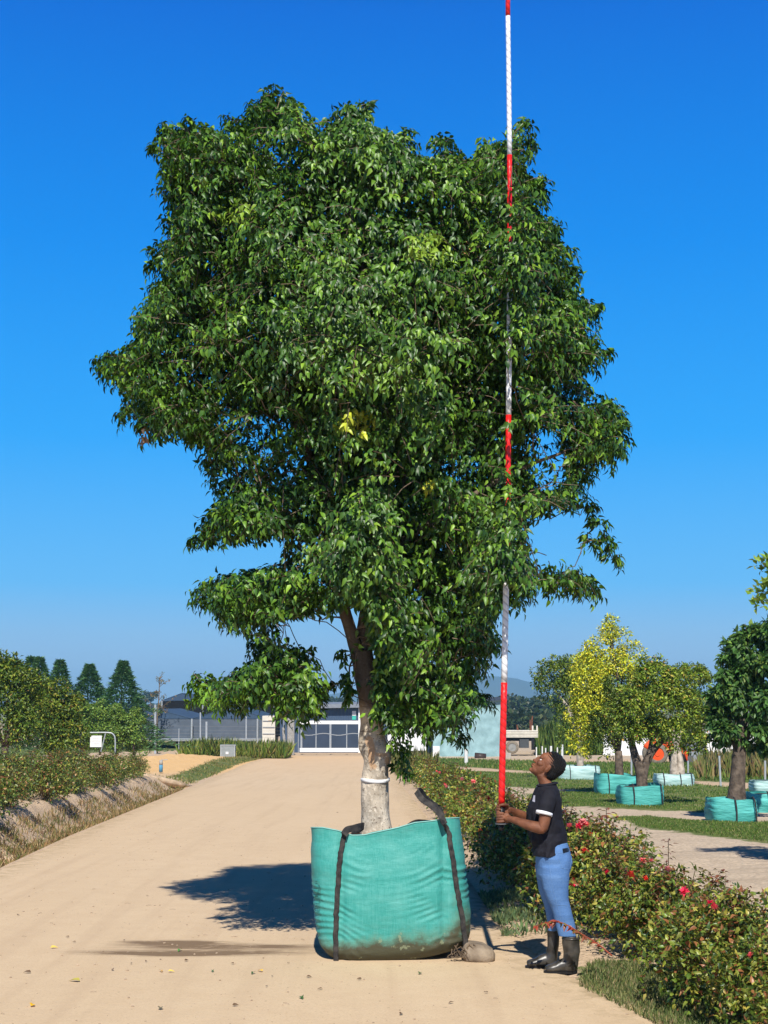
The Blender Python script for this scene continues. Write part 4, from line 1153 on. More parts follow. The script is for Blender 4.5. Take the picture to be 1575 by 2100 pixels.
mbs = line_on(bvj, [(1142, 1748), (1156, 1751), (1171, 1746)], 'x', None, None, .0016)
for pts in ([(1142, 1748), (1147, 1765), (1153, 1780), (1163, 1783)], [(1172, 1748), (1172, 1765), (1169, 1782)], [(1150, 1780), (1169, 1782)], [(1126, 1758), (1129, 1790), (1135, 1825), (1143, 1856), (1150, 1885), (1152, 1912)], [(1144, 1856), (1164, 1857)]):
    x_ = line_on(bvj, pts, 'x', None, None, .0014); k0 = len(mbs.v); mbs.v += x_.v; mbs.f += [tuple(i + k0 for i in f) for f in x_.f]; mbs.mi += x_.mi; mbs.sm += x_.sm
mbs.build('stitching', M_stitch, person)
patch(bvj, [(1153.5, 1740.5), (1166.5, 1738), (1167, 1746.5), (1155, 1749.5)], 'phone', M_black, person, off=.006)
# boots
def boot(rows, dy, toe, mid, heel, label):
    mb = MB()
    mb.rings(rg(rows, dy), 24, fn=lambda p, i, q: p + Vector((math.cos(q), math.sin(q), 0)) * .003 * math.sin(p.z * 60 + q))
    zt_ = pgz
    def fp(px, hz): q = q_(px, 1985, dy); return Vector((q.x, PD + dy, zt_ + hz))
    st = [(heel[0] + 9, .050, (.030, .022)), (heel[0] + 7, .050, (.046, .034)), (heel[0], .052, (.052, .040)), ((heel[0] + mid[0]) / 2, .056, (.056, .041)), (mid[0], .050, (.050, .043)), ((mid[0] + toe[0]) / 2, .040, (.040, .046)), (toe[0], .034, (.034, .047)), (toe[0] - 7, .031, (.029, .041)), (toe[0] - 12, .029, (.019, .026))]
    sp2 = smoothpts([fp(a_, b_) for a_, b_, r_ in st], 3)
    mb.tube(sp2, [tuple(np.interp(i / 3, range(len(st)), [s_3[2][j] for s_3 in st])) for i in range(len(sp2)) for j in ()] or [(float(np.interp(i / 3, range(len(st)), [s_3[2][0] for s_3 in st])), float(np.interp(i / 3, range(len(st)), [s_3[2][1] for s_3 in st]))) for i in range(len(sp2))], 20)
    o_ = remeshed(mb, 'boot', M_boot, person, .005, 4)
    z0 = pgz
    co = np.array([tuple(v.co) for v in o_.data.vertices]); co[:, 2] = np.maximum(co[:, 2], z0 + .004)
    o_.data.vertices.foreach_set('co', co.astype(np.float32).ravel()); o_.data.update()
    x0, x1 = q_(toe[0], 1985).x - .060, q_(heel[0], 1985).x + .042
    mb = MB()
    P_ = []
    for k in range(28):
        a = 2 * math.pi * k / 28; xx = math.cos(a); yy = math.sin(a)
        P_.append(((x0 + x1) / 2 + xx * (x1 - x0) / 2, PD + dy + math.copysign(abs(yy) ** .7, yy) * (.047 if xx < 0 else .041)))
    vs = [(x, y, z0 - .004) for x, y in P_] + [(x, y, z0 + .016) for x, y in P_]
    mb.add(vs, [tuple(range(28))[::-1], tuple(range(28, 56))] + [(k, (k + 1) % 28, 28 + (k + 1) % 28, 28 + k) for k in range(28)])
    mb.build('sole', M_black, o_, world=True)
    mb = MB(); mb.smooth = True
    rr = rg(rows, dy)[-1]; rr2 = rg(rows, dy)[-2]
    f_ = .35; mb.rings([(rr[0] * (1 - f_) + rr2[0] * f_, rr[1], rr[2] * (1 - f_) + rr2[2] * f_ + z, max(rr[3], rr2[3]) + .003, max(rr[4], rr2[4]) + .003) for z in (-.004, .004)], 24)
    mb.build('boot_rim', M_boot, o_, world=True)
boot([(1150, 1186, 1916, .064), (1150, 1186, 1930, .062), (1152, 1186, 1948, .058), (1153, 1185, 1962, .052), (1150, 1182, 1976, .046), (1148, 1180, 1986, .042)], -.09, (1128, 1989), (1148, 1984), (1170, 1985), '')
boot([(1125, 1150, 1904, .056), (1126, 1151, 1925, .055), (1126, 1150, 1945, .052), (1124, 1149, 1960, .047), (1118, 1147, 1972, .044), (1113, 1145, 1982, .040)], .14, (1096, 1986), (1115, 1983), (1136, 1985), '')

# ================================================================== THE POLE
def tape(name, col, dark):
    m, t, b, o = newmat(name); n, l = t.nodes, t.links
    tc = n.new('ShaderNodeTexCoord'); sx = n.new('ShaderNodeSeparateXYZ'); l.new(tc.outputs['Object'], sx.inputs[0])
    def mt(op, a, b_=0.):
        q = n.new('ShaderNodeMath'); q.operation = op
        for i, s in enumerate((a, b_)):
            if isinstance(s, (int, float)): q.inputs[i].default_value = s
            else: l.new(s, q.inputs[i])
        return q.outputs[0]
    av = n.new('ShaderNodeAttribute'); av.attribute_name = 'rad'; s2 = n.new('ShaderNodeSeparateXYZ'); l.new(av.outputs['Vector'], s2.inputs[0])
    ang = mt('ARCTAN2', s2.outputs['Y'], s2.outputs['X'])
    ph = mt('ADD', mt('MULTIPLY', ang, 2.0), mt('MULTIPLY', sx.outputs['Z'], 105.))
    s0 = mt('SINE', ph)
    cr = n.new('ShaderNodeValToRGB'); cr.color_ramp.elements[0].position = 0; cr.color_ramp.elements[1].position = .35
    cr.color_ramp.elements[0].color = dark + (1,); cr.color_ramp.elements[1].color = col + (1,)
    l.new(mt('ADD', mt('MULTIPLY', s0, .5), .5), cr.inputs[0]); l.new(cr.outputs[0], b.inputs['Base Color'])
    bp = n.new('ShaderNodeBump'); bp.inputs['Strength'].default_value = .35; bp.inputs['Distance'].default_value = .003
    l.new(s0, bp.inputs['Height']); l.new(bp.outputs[0], b.inputs['Normal'])
    b.inputs['Roughness'].default_value = .42
    return m
M_rt = tape('red_tape', (.80, .012, .010), (.50, .006, .006)); M_wt = tape('white_tape_wrap', (.80, .80, .80), (.50, .50, .52))
pb = q_(1028, 1702)
pole = thing('measuring_pole', 'very tall red and white banded measuring pole held upright beside the tree', 'measuring pole', tuple(pb))
bands = [(1655, 1400, M_rt), (1400, 1126, M_wt), (1126, 851, M_rt), (851, 585, M_wt), (585, 318, M_rt), (318, 33, M_wt), (33, -240, M_rt)]
for y0, y1, m_ in bands:
    k = 7; mb = MB(); mb.smooth = True
    pts = [q_(polex(y0 + (y1 - y0) * i / k), y0 + (y1 - y0) * i / k) - Vector((pb.x, pb.y, 0)) for i in range(k + 1)]
    rr = [float(np.interp(y0 + (y1 - y0) * i / k, [-240, 500, 1650], [.0185, .0205, .0258])) for i in range(k + 1)]
    mb.tube(pts, rr, 20)
    # object origin on the pole so that the spiral tape follows it
    dx = pts[0].x; 
    for i, v in enumerate(mb.v): mb.v[i] = (v[0], v[1], v[2] - pb.z)
    o = mb.build('pole_section', m_, pole, world=False)
    ra_ = o.data.attributes.new('rad', 'FLOAT_VECTOR', 'POINT'); vals = []
    for i, v in enumerate(mb.v): c_ = pts[i // 20]; vals += [v[0] - c_.x, v[1] - c_.y, 0]
    ra_.data.foreach_set('vector', vals)
mb = MB(); mb.smooth = True
mb.tube([q_(1028.5, 1653), q_(1028.2, 1689)], .0262, 18); mb.tube([q_(1028, 1690), q_(1028, 1703)], .021, 16)
for z in range(6): mb.tube([q_(1028.3, 1656 + z * 5.6), q_(1028.3, 1657.5 + z * 5.6)], .0278, 18)
mb.build('grip', M_black, pole)
mb = MB(); mb.smooth = False
mb.tube([q_(1028, 1688), q_(1028, 1690.5)], .047, 26); mb.build('hand_guard', mat('grey_disc', (.10, .10, .105), .5, .1), pole)
# ================================================================== GENERIC PLANTS
M_leaf2 = leafmat('tree_leaf', .45, .18, .35)
M_rose = leafmat('rose_leaf', .40, .20, .45)
M_petal = leafmat('rose_petal', .6, .30, .2)
M_stem = mat('green_stem', (.10, .09, .03), .7, .3, 20, .2, 80, .3, col2=(.16, .10, .05))
M_trunk = mat('grey_trunk', (.085, .065, .05), .9, .35, 9, .7, 30, .15, col2=(.13, .10, .075))
M_trunk_pale = mat('pale_trunk', (.33, .28, .22), .9, .3, 9, .7, 30, .15, col2=(.42, .36, .29))
M_teal_far = mat('teal_bag_cloth', (.045, .34, .30), .6, .25, 3, .8, 14, .3, stretch=(.6, .6, 3.5), col2=(.10, .44, .40))
M_pale_bag = mat('sun_faded_bag_cloth', (.30, .52, .50), .6, .2, 3, .8, 14, .3, stretch=(.6, .6, 3.5), col2=(.46, .62, .60))

def foliage(blobs, n, L, cols, wts, droop=.3, detail=0, fill=.35, ratio=.5, lump=.45, updir=.4, dens=4.2):
    """leaves in clumps over a union of ellipsoids: (centre, (rx, ry, rz))"""
    C_, R_, W_ = [], [], []
    for c, r in blobs:
        r = np.array(r if hasattr(r, '__len__') else (r, r, r), float); vol = (r[0] * r[1] * r[2]) ** (2 / 3)
        k = max(3, int(dens * vol / (lump * r.mean()) ** 2))
        d = rdir(k * 2); d = d[(RS.rand(len(d)) < (.55 + .45 * d[:, 2].clip(-1, 1)).clip(.25, 1))][:k]
        rad = (.55 + .45 * RS.rand(len(d)) ** .5) * np.where(RS.rand(len(d)) < fill, .6, 1)
        C_.append(np.array(c) + d * r * rad[:, None]); R_.append(np.full(len(d), lump * r.mean()) * RS.uniform(.6, 1.15, len(d))); W_.append(d)
    C_, R_, W_ = np.concatenate(C_), np.concatenate(R_), np.concatenate(W_)
    pr = R_ ** 2; pr /= pr.sum(); i = RS.choice(len(C_), n, p=pr)
    d = unit(rdir(n) + W_[i] * .5 + [0, 0, .25])
    P = C_[i] + d * (R_[i] * (.45 + .6 * RS.rand(n) ** .6))[:, None]
    D = unit(d * .6 + rdir(n) * .7 + [0, 0, -droop]); N = d * .7 + rdir(n) * .55 + [0, 0, updir]
    l_ = L * RS.uniform(.7, 1.25, n)
    return P, D, N, l_, l_ * ratio * RS.uniform(.85, 1.15, n), pal(n, cols, wts)
def fol_mesh(name, data, detail=0): return leaves_mesh(name, *data, detail)
def limb_mesh(base_p, fork, tips, r0, n=8):
    mb = MB(); mb.smooth = True
    b0 = Vector(base_p); f = Vector(fork)
    mb.tube([b0 + Vector((0, 0, -.1)), b0 + Vector((0, 0, .05)), b0.lerp(f, .5) + Vector((random.uniform(-.03, .03), 0, 0)), f], [r0 * 1.35, r0 * 1.15, r0, r0 * .92], n)
    for t_ in tips:
        t_ = Vector(t_); mid_ = f.lerp(t_, .5) + Vector((random.uniform(-.1, .1), random.uniform(-.1, .1), .12)) * (t_ - f).length * .6
        mb.tube([f - Vector((0, 0, .05)), mid_, t_], [r0 * .62, r0 * .4, r0 * .15], 6)
    return mb
def pxblobs(lst, D):
    out = []
    for px, py, rx_, ry_, dy in lst:
        c = at(px, py, D + dy); s = F / D; out.append((tuple(c), (rx_ / s, (rx_ + ry_) / 2 / s, ry_ / s)))
    return out
def pxtree(name, label, D, basepx, fork, blobs, n, L, cols, wts, r0, group=None, bark=None, detail=0, droop=.3, cat='tree', base_z=None, lump=.45, dens=4.2, tint=None, forks=None):
    bp_ = at(basepx[0], basepx[1], D); z0 = bp_.z if base_z is None else base_z
    root = thing(name, label, cat, (bp_.x, D, z0), 0, group)
    bl_ = pxblobs(blobs, D)
    if forks:
        mb = MB(); mb.smooth = True
        for pts in forks: mb.tube(smoothpts([at(a, b_, D + dy) for a, b_, dy, r in pts], 3), list(np.interp(np.linspace(0, len(pts) - 1, (len(pts) - 1) * 3 + 1), range(len(pts)), [p[3] for p in pts])), 9)
    else:
        mb = limb_mesh((bp_.x, D, z0), at(fork[0], fork[1], D), [Vector(c) + Vector((0, 0, -r[2] * .2)) for c, r in bl_[:9]], r0)
    mb.build('trunk', bark or M_trunk, root)
    data = foliage(bl_, n, L, cols, wts, droop, detail, lump=lump, dens=dens)
    if tint: tint(data)
    link('crown', fol_mesh('crown', data, detail), M_leaf2, root)
    return root

# ================================================================== ROSES
ROSE_COLS = [(.05, .095, .015), (.11, .165, .02), (.21, .25, .035), (.33, .31, .05), (.27, .11, .04), (.46, .40, .08)]
ROSE_W = [2.6, 4.0, 3.6, 2.0, 1.6, .7]
def flower_mesh(col, s=.045):
    P, D, N = [], [], []
    for ring, (k, tilt, sc_) in enumerate(((5, .25, 1), (6, .6, .85), (5, 1.2, .65))):
        for i in range(k):
            a = 2 * math.pi * i / k + ring * .5 + random.uniform(-.2, .2)
            P.append((0, 0, ring * .006)); D.append((math.cos(a), math.sin(a), tilt)); N.append((-math.cos(a) * tilt, -math.sin(a) * tilt, 1))
    n = len(P); sc2 = np.array([s * random.uniform(.85, 1.15) for _ in range(n)])
    return leaves_mesh('flower', np.array(P), np.array(D), np.array(N), sc2, sc2 * .95, np.array(col) * RS.uniform(.75, 1.2, (n, 1)), 1)
FL = [flower_mesh(c, .04) for c in ((.75, .04, .09), (.82, .20, .18), (.80, .12, .05), (.80, .30, .28))]
def bush_meshes(seed_, n, L, hgt=.92, rad=.62, cols=ROSE_COLS, wts=ROSE_W, shoots=10, detail=0):
    random.seed(seed_); RS.seed(seed_)
    bl_ = [((random.uniform(-.25, .25), random.uniform(-.25, .25), hgt * random.uniform(.35, .62)), (rad * random.uniform(.55, .8), rad * random.uniform(.55, .8), hgt * random.uniform(.28, .38))) for _ in range(7)]
    bl_ += [((rad * .6 * math.cos(a), rad * .6 * math.sin(a), hgt * random.uniform(.2, .32)), (rad * .45, rad * .45, hgt * .24)) for a in (0.4, 1.7, 2.9, 4.1, 5.4)]
    data = list(foliage(bl_, n, L, cols, wts, .15, 0, lump=.5, updir=.3, ratio=.56))
    mb = MB(); ex = [[], [], [], [], [], []]
    tips = []
    for k in range(shoots + 10):
        a = random.uniform(0, 6.28); rr = rad * random.uniform(.25, .95); top = hgt * (random.uniform(.72, 1.15) if (k % 4 or k >= shoots) else random.uniform(1.1, 1.35)) * (1 - .25 * (rr / rad) ** 2)
        p0 = Vector((random.uniform(-.08, .08), random.uniform(-.08, .08), 0)); p2 = Vector((rr * math.cos(a), rr * math.sin(a), top))
        pm = p0.lerp(p2, .55) + Vector((0, 0, .08)); mb.tube([p0, pm, p2], [.008, .006, .003], 4, False)
        if k < shoots:
            tips.append(p2)
            red = random.random() < .55
            for j in range(16):
                u = .55 + .45 * j / 15; q = p0.lerp(pm, min(1, u * 2)) if u < .5 else pm.lerp(p2, (u - .5) * 2)
                an = j * 2.4; d = Vector((math.cos(an), math.sin(an), .25))
                for q2 in (0, 1):
                    ex[0].append(tuple(q + d * .045 * q2)); ex[1].append(tuple(d + Vector((0, 0, -.3)) + Vector(rdir(1)[0]) * .3)); ex[2].append(tuple(Vector((0, 0, 1)) + Vector(rdir(1)[0]) * .5))
                    ex[3].append(L * random.uniform(.8, 1.15)); ex[4].append(L * .5)
                    ex[5].append(((.20, .065, .028) if random.random() < .65 else (.15, .12, .03)) if red else ((.05, .10, .018) if random.random() < .6 else (.13, .16, .03)))
    ex = [np.array(e, float) for e in ex]
    data = [np.concatenate([a_, b_]) for a_, b_ in zip(data, ex)]
    data[5][len(data[5]) - len(ex[5]):] *= RS.uniform(.75, 1.25, (len(ex[5]), 1))
    me = leaves_mesh('foliage', *data, detail); me.materials.append(M_rose)
    ms = mb.mesh('stems'); ms.materials.append(M_stem)
    return me, ms, tips
VAR_N = [bush_meshes(100 + k, 4700, .056, shoots=16, detail=1) for k in range(5)]       # near
VAR_F = [bush_meshes(200 + k, 1500, .085, shoots=7) for k in range(4)]        # far
DRYC = [(.10, .13, .03), (.20, .20, .04), (.28, .25, .05), (.16, .08, .03)]
VAR_L = [bush_meshes(300 + k, 1900, .08, .95, .7, [(.06, .11, .02), (.13, .18, .03), (.26, .27, .05), (.32, .17, .06), (.04, .075, .016)], [3, 4, 3.5, 1.8, 1.2], 9) for k in range(4)]
random.seed(5); RS.seed(5)
for _ in FL:
    if not _.materials: _.materials.append(M_petal)
def put_bush(var, x, y, rz, s, label, group, flowers=(), sz=None):
    me, ms, tips = var
    r_ = thing('rose_bush', label, 'rose bush', (x, y, h1(x, y) - .02), rz, group); r_.scale = (s, s, sz or s)
    for nm_, m_ in (('foliage', me), ('stems', ms)):
        c = bpy.data.objects.new(nm_, m_); COL.objects.link(c); c.parent = r_
    for fm, p in flowers:
        c = bpy.data.objects.new('flower', FL[fm]); COL.objects.link(c); c.parent = r_; c.location = p
        c.rotation_euler = (random.uniform(-.2, .9), random.uniform(-.5, .5), random.uniform(0, 6))
        k = random.uniform(.8, 1.15); c.scale = (k, k, k)
    return r_
def rowx(y): return float(np.interp(y, [6, 8, 9.7, 12, 14, 18, 25, 40, 60, 75], [2.45, 2.42, 2.42, 2.28, 2.02, 1.78, 1.66, 1.55, 1.3, 1.3]))
NEAR_LABELS = {}
def world_fl(bx_, by_, s, rz, px, py):
    """flower at a spot of the photo, on the near side of a bush"""
    p = at(px, py, by_ - .35 * s); v = Vector((p.x - bx_, p.y - by_, p.z - h1(bx_, by_) + .02)) / s
    return Matrix.Rotation(-rz, 3, 'Z') @ v
rows = []
y = 7.0; i = 0
while y < 78:
    rows.append(y); y += .92 if y < 22 else (1.05 if y < 40 else 1.7)
PXF = [(1170, 1812, 0), (1176, 1822, 0), (1191, 1818, 2), (1198, 1824, 2), (1168, 1826, 0), (1190, 1693, 0), (1196, 1688, 3), (1205, 1694, 1), (1168, 1695, 1), (1211, 1714, 2), (1200, 1748, 2), (1221, 1790, 3), (1247, 1790, 0), (1292, 1796, 2), (1318, 1768, 1), (1336, 1767, 3), (1369, 1784, 3), (1322, 1804, 2), (1405, 1830, 0), (1457, 1857, 0), (1460, 1862, 1), (1542, 1960, 1), (1194, 1690, 0), (1187, 1697, 0), (1172, 1806, 0), (1203, 1816, 2)]
PXF2 = [(914, 1611, 1), (911, 1608, 1), (917, 1614, 3), (948, 1599, 3), (900, 1585, 1), (970, 1658, 2), (982, 1703, 2), (974, 1696, 2), (1036, 1714, 3), (950, 1690, 0), (985, 1705, 2), (971, 1604, 1), (1000, 1640, 2), (895, 1583, 1), (937, 1640, 2)]
used = set()
ordn = ['first', 'second', 'third', 'fourth', 'fifth', 'sixth', 'seventh', 'eighth', 'ninth', 'tenth', 'eleventh', 'twelfth', 'thirteenth', 'fourteenth', 'fifteenth', 'sixteenth', 'seventeenth', 'eighteenth', 'nineteenth', 'twentieth']
ni = 0
for k, yy in enumerate(rows):
    xx = rowx(yy) + random.uniform(-.08, .08); rz = random.uniform(0, 6.28)
    s = random.uniform(.78, 1.08) * float(np.interp(yy, [7, 9, 12, 14.5, 15.5, 18, 30, 60], [.66, .70, .82, .93, .9, .90, .95, .9]))
    fl = []
    for sset in (PXF, PXF2):
        for j, (px, py, fm) in enumerate(sset):
            key = (id(sset), j)
            if key in used: continue
            v = world_fl(xx, yy, s, rz, px, py)
            hz = v.z; rr = math.hypot(v.x, v.y)
            if random.random() < .75 and rr < .62 and .42 < hz < 1.12 and ((sset is PXF and yy < 17) or (sset is PXF2 and yy > 15)):
                fl.append((fm, v)); used.add(key)
    if yy < 24:
        if yy < 9.4: lb = ['leafy rose bush at the bottom right corner of the photo', 'rose bush with glossy leaves just behind the bottom right corner', 'rose bush over the grassy verge below the boots, near the bottom right'][min(2, ni)]
        elif yy < 11: lb = 'rose bush with long red shoots in front of the boots'
        elif yy < 12.7: lb = 'rose bush with coral flowers directly beside the person\'s legs'
        else: lb = 'rose bush, %s behind the person counting back along the row' % ordn[len([q for q in rows[:k] if q >= 12.7])]
        if yy < 12.7 and lb in used: lb = lb.replace('rose bush', 'second rose bush')
        used.add(lb); gp = 'rose bushes in the row right of the road'; ni += 1
        put_bush(VAR_N[k % 5], xx, yy, rz, s, lb, gp, fl)
    else:
        put_bush(VAR_F[k % 4], xx, yy, rz, s, 'low rose bush merged into the far end of the row right of the road', 'far rose bushes right of the road', fl)
# second line of bushes thickening the near row on its right
for k, yy in enumerate([7.4, 8.4]):
    xx = rowx(yy) + float(np.interp(yy, [7, 10, 14], [.70, .50, .35])) + random.uniform(-.05, .05)
    lb = 'rose bush on the gravel side of the row, %s from the camera' % ordn[k]
    if yy < 9: lb = ['broad rose bush at the right edge of the photo, lowest of them', 'broad rose bush at the right edge of the photo, above the lowest'][k]
    put_bush(VAR_N[(k * 2 + 1) % 5], xx, yy, random.uniform(0, 6), random.uniform(.62, .72), lb, 'rose bushes on the gravel side of the row')
# long reddish shoot reaching across the boots
mb = MB(); ex = [[], [], [], [], [], []]
SH = smoothpts([at(1255, 1960, 11.6), at(1225, 1935, 11.7), at(1195, 1917, 11.75), at(1165, 1898, 11.8), at(1140, 1890, 11.85), at(1118, 1893, 11.9), at(1097, 1900, 11.95)], 5)
mb.tube(SH, list(np.linspace(.006, .0025, len(SH))), 5)
for q in SH[4:]:
    for k in range(2):
        d = Vector((random.uniform(-1, .6), random.uniform(-.7, .7), random.uniform(-.9, .3)))
        ex[0].append(tuple(q)); ex[1].append(tuple(d)); ex[2].append((0, -.6, 1)); s_2 = random.uniform(.035, .06); ex[3].append(s_2); ex[4].append(s_2 * .5); ex[5].append(random.choice([(.32, .06, .03), (.22, .07, .03), (.20, .16, .04)]))
r_ = thing('rose_shoot', 'long arching reddish rose shoot reaching across the rubber boots', 'rose shoot', tuple(SH[0]))
mb.build('stem', mat('red_stem', (.26, .06, .03), .6, .15), r_); link('leaves', leaves_mesh('leaves', *[np.array(e, float) for e in ex], 1), M_rose, r_)
# rose bushes left of the ditch
yy = 23.9; k = 0
while yy < 50:
    xx = float(eL(yy)) - 1.5 + random.uniform(-.3, .28)
    lb = 'sunlit rose bush on the left bank, %s from the left edge of the photo' % (ordn[k]) if yy < 30 else 'olive rose bush on the left bank in front of the hedge, %s before the culvert' % ordn[min(19, int((50 - yy) / 1.12))]
    put_bush(VAR_L[k % 4], xx, yy, random.uniform(0, 6), random.uniform(.70, 1.06) * float(np.interp(yy, [18, 40, 50], [.95, .82, .72])), lb, 'rose bushes on the left bank', [(random.choice([1, 3]), Vector((0, -.2, .95)))] if k in (16, 22) else ())
    if k % 2 == 0 and yy < 46:
        put_bush(VAR_L[(k + 2) % 4], xx - 1.15, yy + .5, random.uniform(0, 6), random.uniform(.75, .9), 'rose bush in the back line of the left bank, hidden low against the hedge', 'back line of rose bushes on the left bank')
    yy += 1.12; k += 1

# ================================================================== HEDGE AND CONIFERS AT THE LEFT
HC = [(.035, .075, .010), (.085, .145, .016), (.18, .235, .025), (.30, .31, .04), (.34, .19, .05)]
pxtree('hedge_tree', 'large dense green tree cut by the left edge of the photo', 42, (10, 1560), (10, 1530), [(10, 1400, 50, 50, 0), (-40, 1440, 60, 80, 0), (40, 1440, 48, 60, 0), (20, 1500, 60, 50, -.3), (70, 1480, 40, 50, 0), (-60, 1380, 50, 50, .5), (30, 1385, 36, 34, .3), (58, 1410, 34, 36, .3)], 14000, .10, HC, [4, 5, 3.5, .7, .15], .10, 'hedge trees at the left')
pxtree('hedge_tree', 'bushy green tree with a few orange leaves left of the white sign', 46, (120, 1560), (120, 1520), [(105, 1440, 36, 36, 0), (125, 1470, 34, 40, 0), (95, 1500, 40, 40, -.2), (140, 1500, 30, 36, 0), (88, 1430, 26, 30, .3), (150, 1450, 20, 26, .4), (125, 1530, 34, 20, -.3)], 9000, .10, HC, [3, 4, 4, 1.4, .5], .08, 'hedge trees at the left')
CC = [(.05, .14, .055), (.09, .21, .08), (.16, .29, .11)]; CG = [(.07, .15, .025), (.14, .24, .035), (.22, .32, .05)]
def conifer(label, px, top, bot, wpx, D, cols, n, grp, low=None):
    bp_ = at(px, bot, D); tp = at(px, top, D); hgt = tp.z - bp_.z; r0 = wpx / (F / D) / 2 * 2.5
    root = thing('conifer', label, 'conifer', (bp_.x, D, bp_.z), 0, grp)
    mb = MB(); mb.tube([(bp_.x, D, bp_.z - .2), (tp.x, D, tp.z - .1)], [.09, .015], 7); mb.build('trunk', M_trunk, root)
    u = RS.rand(n) ** 1.1; tier = np.floor(u * hgt / .38) ; fr = (u * hgt / .38) - tier
    prof = (1 - u) ** 1.15 * (1.0 - .42 * fr) * (1 + .12 * np.sin(tier * 2.3)) + .02
    a = RS.rand(n) * 6.283; nb = 9; a = np.floor(a / 6.283 * nb) * 6.283 / nb + RS.normal(0, .24, n) + tier * .8
    hsh = np.sin(np.floor(a * 1.43) * 12.9 + tier * 78.2) * 43758.5; hsh = hsh - np.floor(hsh)
    rr = r0 * 1.18 * prof * (.35 + .65 * RS.rand(n) ** .45) * (.68 + .5 * hsh)
    P = np.stack([bp_.x + rr * np.cos(a), D + rr * np.sin(a), bp_.z + u * hgt - .10 * rr], -1)
    dr = np.stack([np.cos(a), np.sin(a), np.full(n, .35)], -1)
    D_ = dr + rdir(n) * .45; N_ = np.array([0, 0, 1]) + dr * .3 + rdir(n) * .5
    l_ = RS.uniform(.2, .36, n)
    link('crown', leaves_mesh('crown', P, D_, N_, l_, l_ * .28, pal(n, cols, [4, 4, 2]), 0), M_leaf2, root)
G_ = 'blue-green conifers behind the hedge'
conifer('tallest free-standing dark conifer, nearest to the net house', 249, 1358, 1532, 84, 96, CC, 9000, G_)
conifer('pointed dark conifer between the hedge tree and the tallest conifer', 180, 1364, 1532, 84, 98, CC, 8000, G_)
conifer('conifer tip rising above the hedge, rightmost of the row of tips', 119, 1355, 1530, 70, 97, CC, 5000, G_)
conifer('conifer tip rising above the hedge, middle of the row of tips', 77, 1350, 1530, 70, 97, CC, 5000, G_)
conifer('conifer tip rising above the hedge, leftmost of the row of tips', 58, 1348, 1530, 60, 99, CC, 4000, G_)
for px, tp_, wd, lb in ((205, 1442, 54, 'soft green young conifer in front of the pointed dark one'), (240, 1450, 50, 'soft green young conifer below the tallest conifer'), (275, 1462, 46, 'soft green young conifer at the right end of the conifer row'), (172, 1448, 44, 'soft green young conifer behind the white sign board')):
    pxtree('young_conifer', lb, 88, (px, 1545), (px, 1520), [(px, tp_ + 26, wd * .34, 28, 0), (px - 3, tp_ + 48, wd * .46, 30, 0), (px + 4, tp_ + 66, wd * .48, 28, 0), (px, tp_ + 10, wd * .18, 16, 0)], 4500, .15, CG, [3, 4, 3], .06, 'soft green young conifers', cat='conifer')

# ================================================================== BAGGED TREES ON THE RIGHT
def bagbox(label, px0, px1, pytop, pybot, D, m_, group, straps=(.2, .8), tilt=0, depth=1.0, cx_strap=True):
    a, b_ = at(px0, pybot, D), at(px1, pybot, D); x0, x1 = a.x, b_.x; cx = (x0 + x1) / 2; hw = (x1 - x0) / 2
    zb = a.z; zt = at(px0, pytop, D).z; r_ = thing('tree_bag', label, 'tree bag', (cx, D + depth / 2, zb), 0, group)
    mb = MB(); mb.smooth = True
    def fn(p, i, q):
        w_ = math.sin((p.z + .1 * p.x) * 70 + 3 * mnoise.noise(Vector((p.x * 2, p.y * 2, p.z * 5)))) * .010 + .035 * mnoise.noise(p * 3)
        d0 = Vector((p.x - cx, p.y - D - depth / 2, 0)).normalized()
        p = p + d0 * w_
        if i > .8: p.z += .05 * mnoise.noise(Vector((p.x * 3, p.y * 3, 7))) + tilt * (p.x - cx)
        return p
    hh = zt - zb
    rs = [(cx, D + depth / 2, zb - .05, hw * .93, depth * .46, 4.5)] + [(cx, D + depth / 2, zb + hh * v, hw * (1 + .05 * math.sin(math.pi * v)), depth / 2 * (1 + .05 * math.sin(math.pi * v)), 5) for v in np.linspace(.04, 1, 13)]
    mb.rings(rs, 64, cap=False, fn=fn); mb.build('bag_body', m_, r_)
    mb = MB(); mb.rings([(cx, D + depth / 2, zt - .07, hw * .96, depth * .48, 5), (cx, D + depth / 2, zt - .03, hw * .5, depth * .25, 3), (cx, D + depth / 2, zt - .02, .05, .05)], 32); mb.build('soil', M_soil, r_)
    for s_2 in straps:
        x = cx + hw * (2 * s_2 - 1); mb = MB()
        ribbon(mb, smoothpts([Vector((x + .02 * (s_2 - .5), D - .035 - .02, zb - .02)), Vector((x, D - .05 - .03, zb + hh * .5)), Vector((x - .02, D - .055, zt - .01)), Vector((x - .03, D + .06, zt + .05))]), .026, .010, [Vector((1, 0, 0))] * 16)
        mb.build('strap', M_strap, r_)
    return r_
TG = 'teal bags of soil in the nursery rows'
bagbox('pale sun-bleached teal bag directly behind the person\'s head', 1146, 1231, 1571, 1599, 61, M_pale_bag, TG, (.28, .9), 0, 1.3)
bagbox('dark shaded teal bag under the dense dark tree', 1229, 1311, 1590, 1632, 45.5, M_teal_far, TG, (.25,), -.05, 1.3)
bagbox('bright teal bag holding the forked tree', 1276, 1364, 1612, 1652, 38.4, M_teal_far, TG, (.28, .93), .02, 1.1)
bagbox('pale teal bag holding the twin-stemmed pale trunk', 1351, 1427, 1588, 1613, 53, M_pale_bag, TG, (.15, .6, .9), 0, 1.2)
bagbox('bright crumpled teal bag under the dark mango-like tree', 1464, 1556, 1640, 1686, 31.4, M_teal_far, TG, (.5, .93), 0, .95)
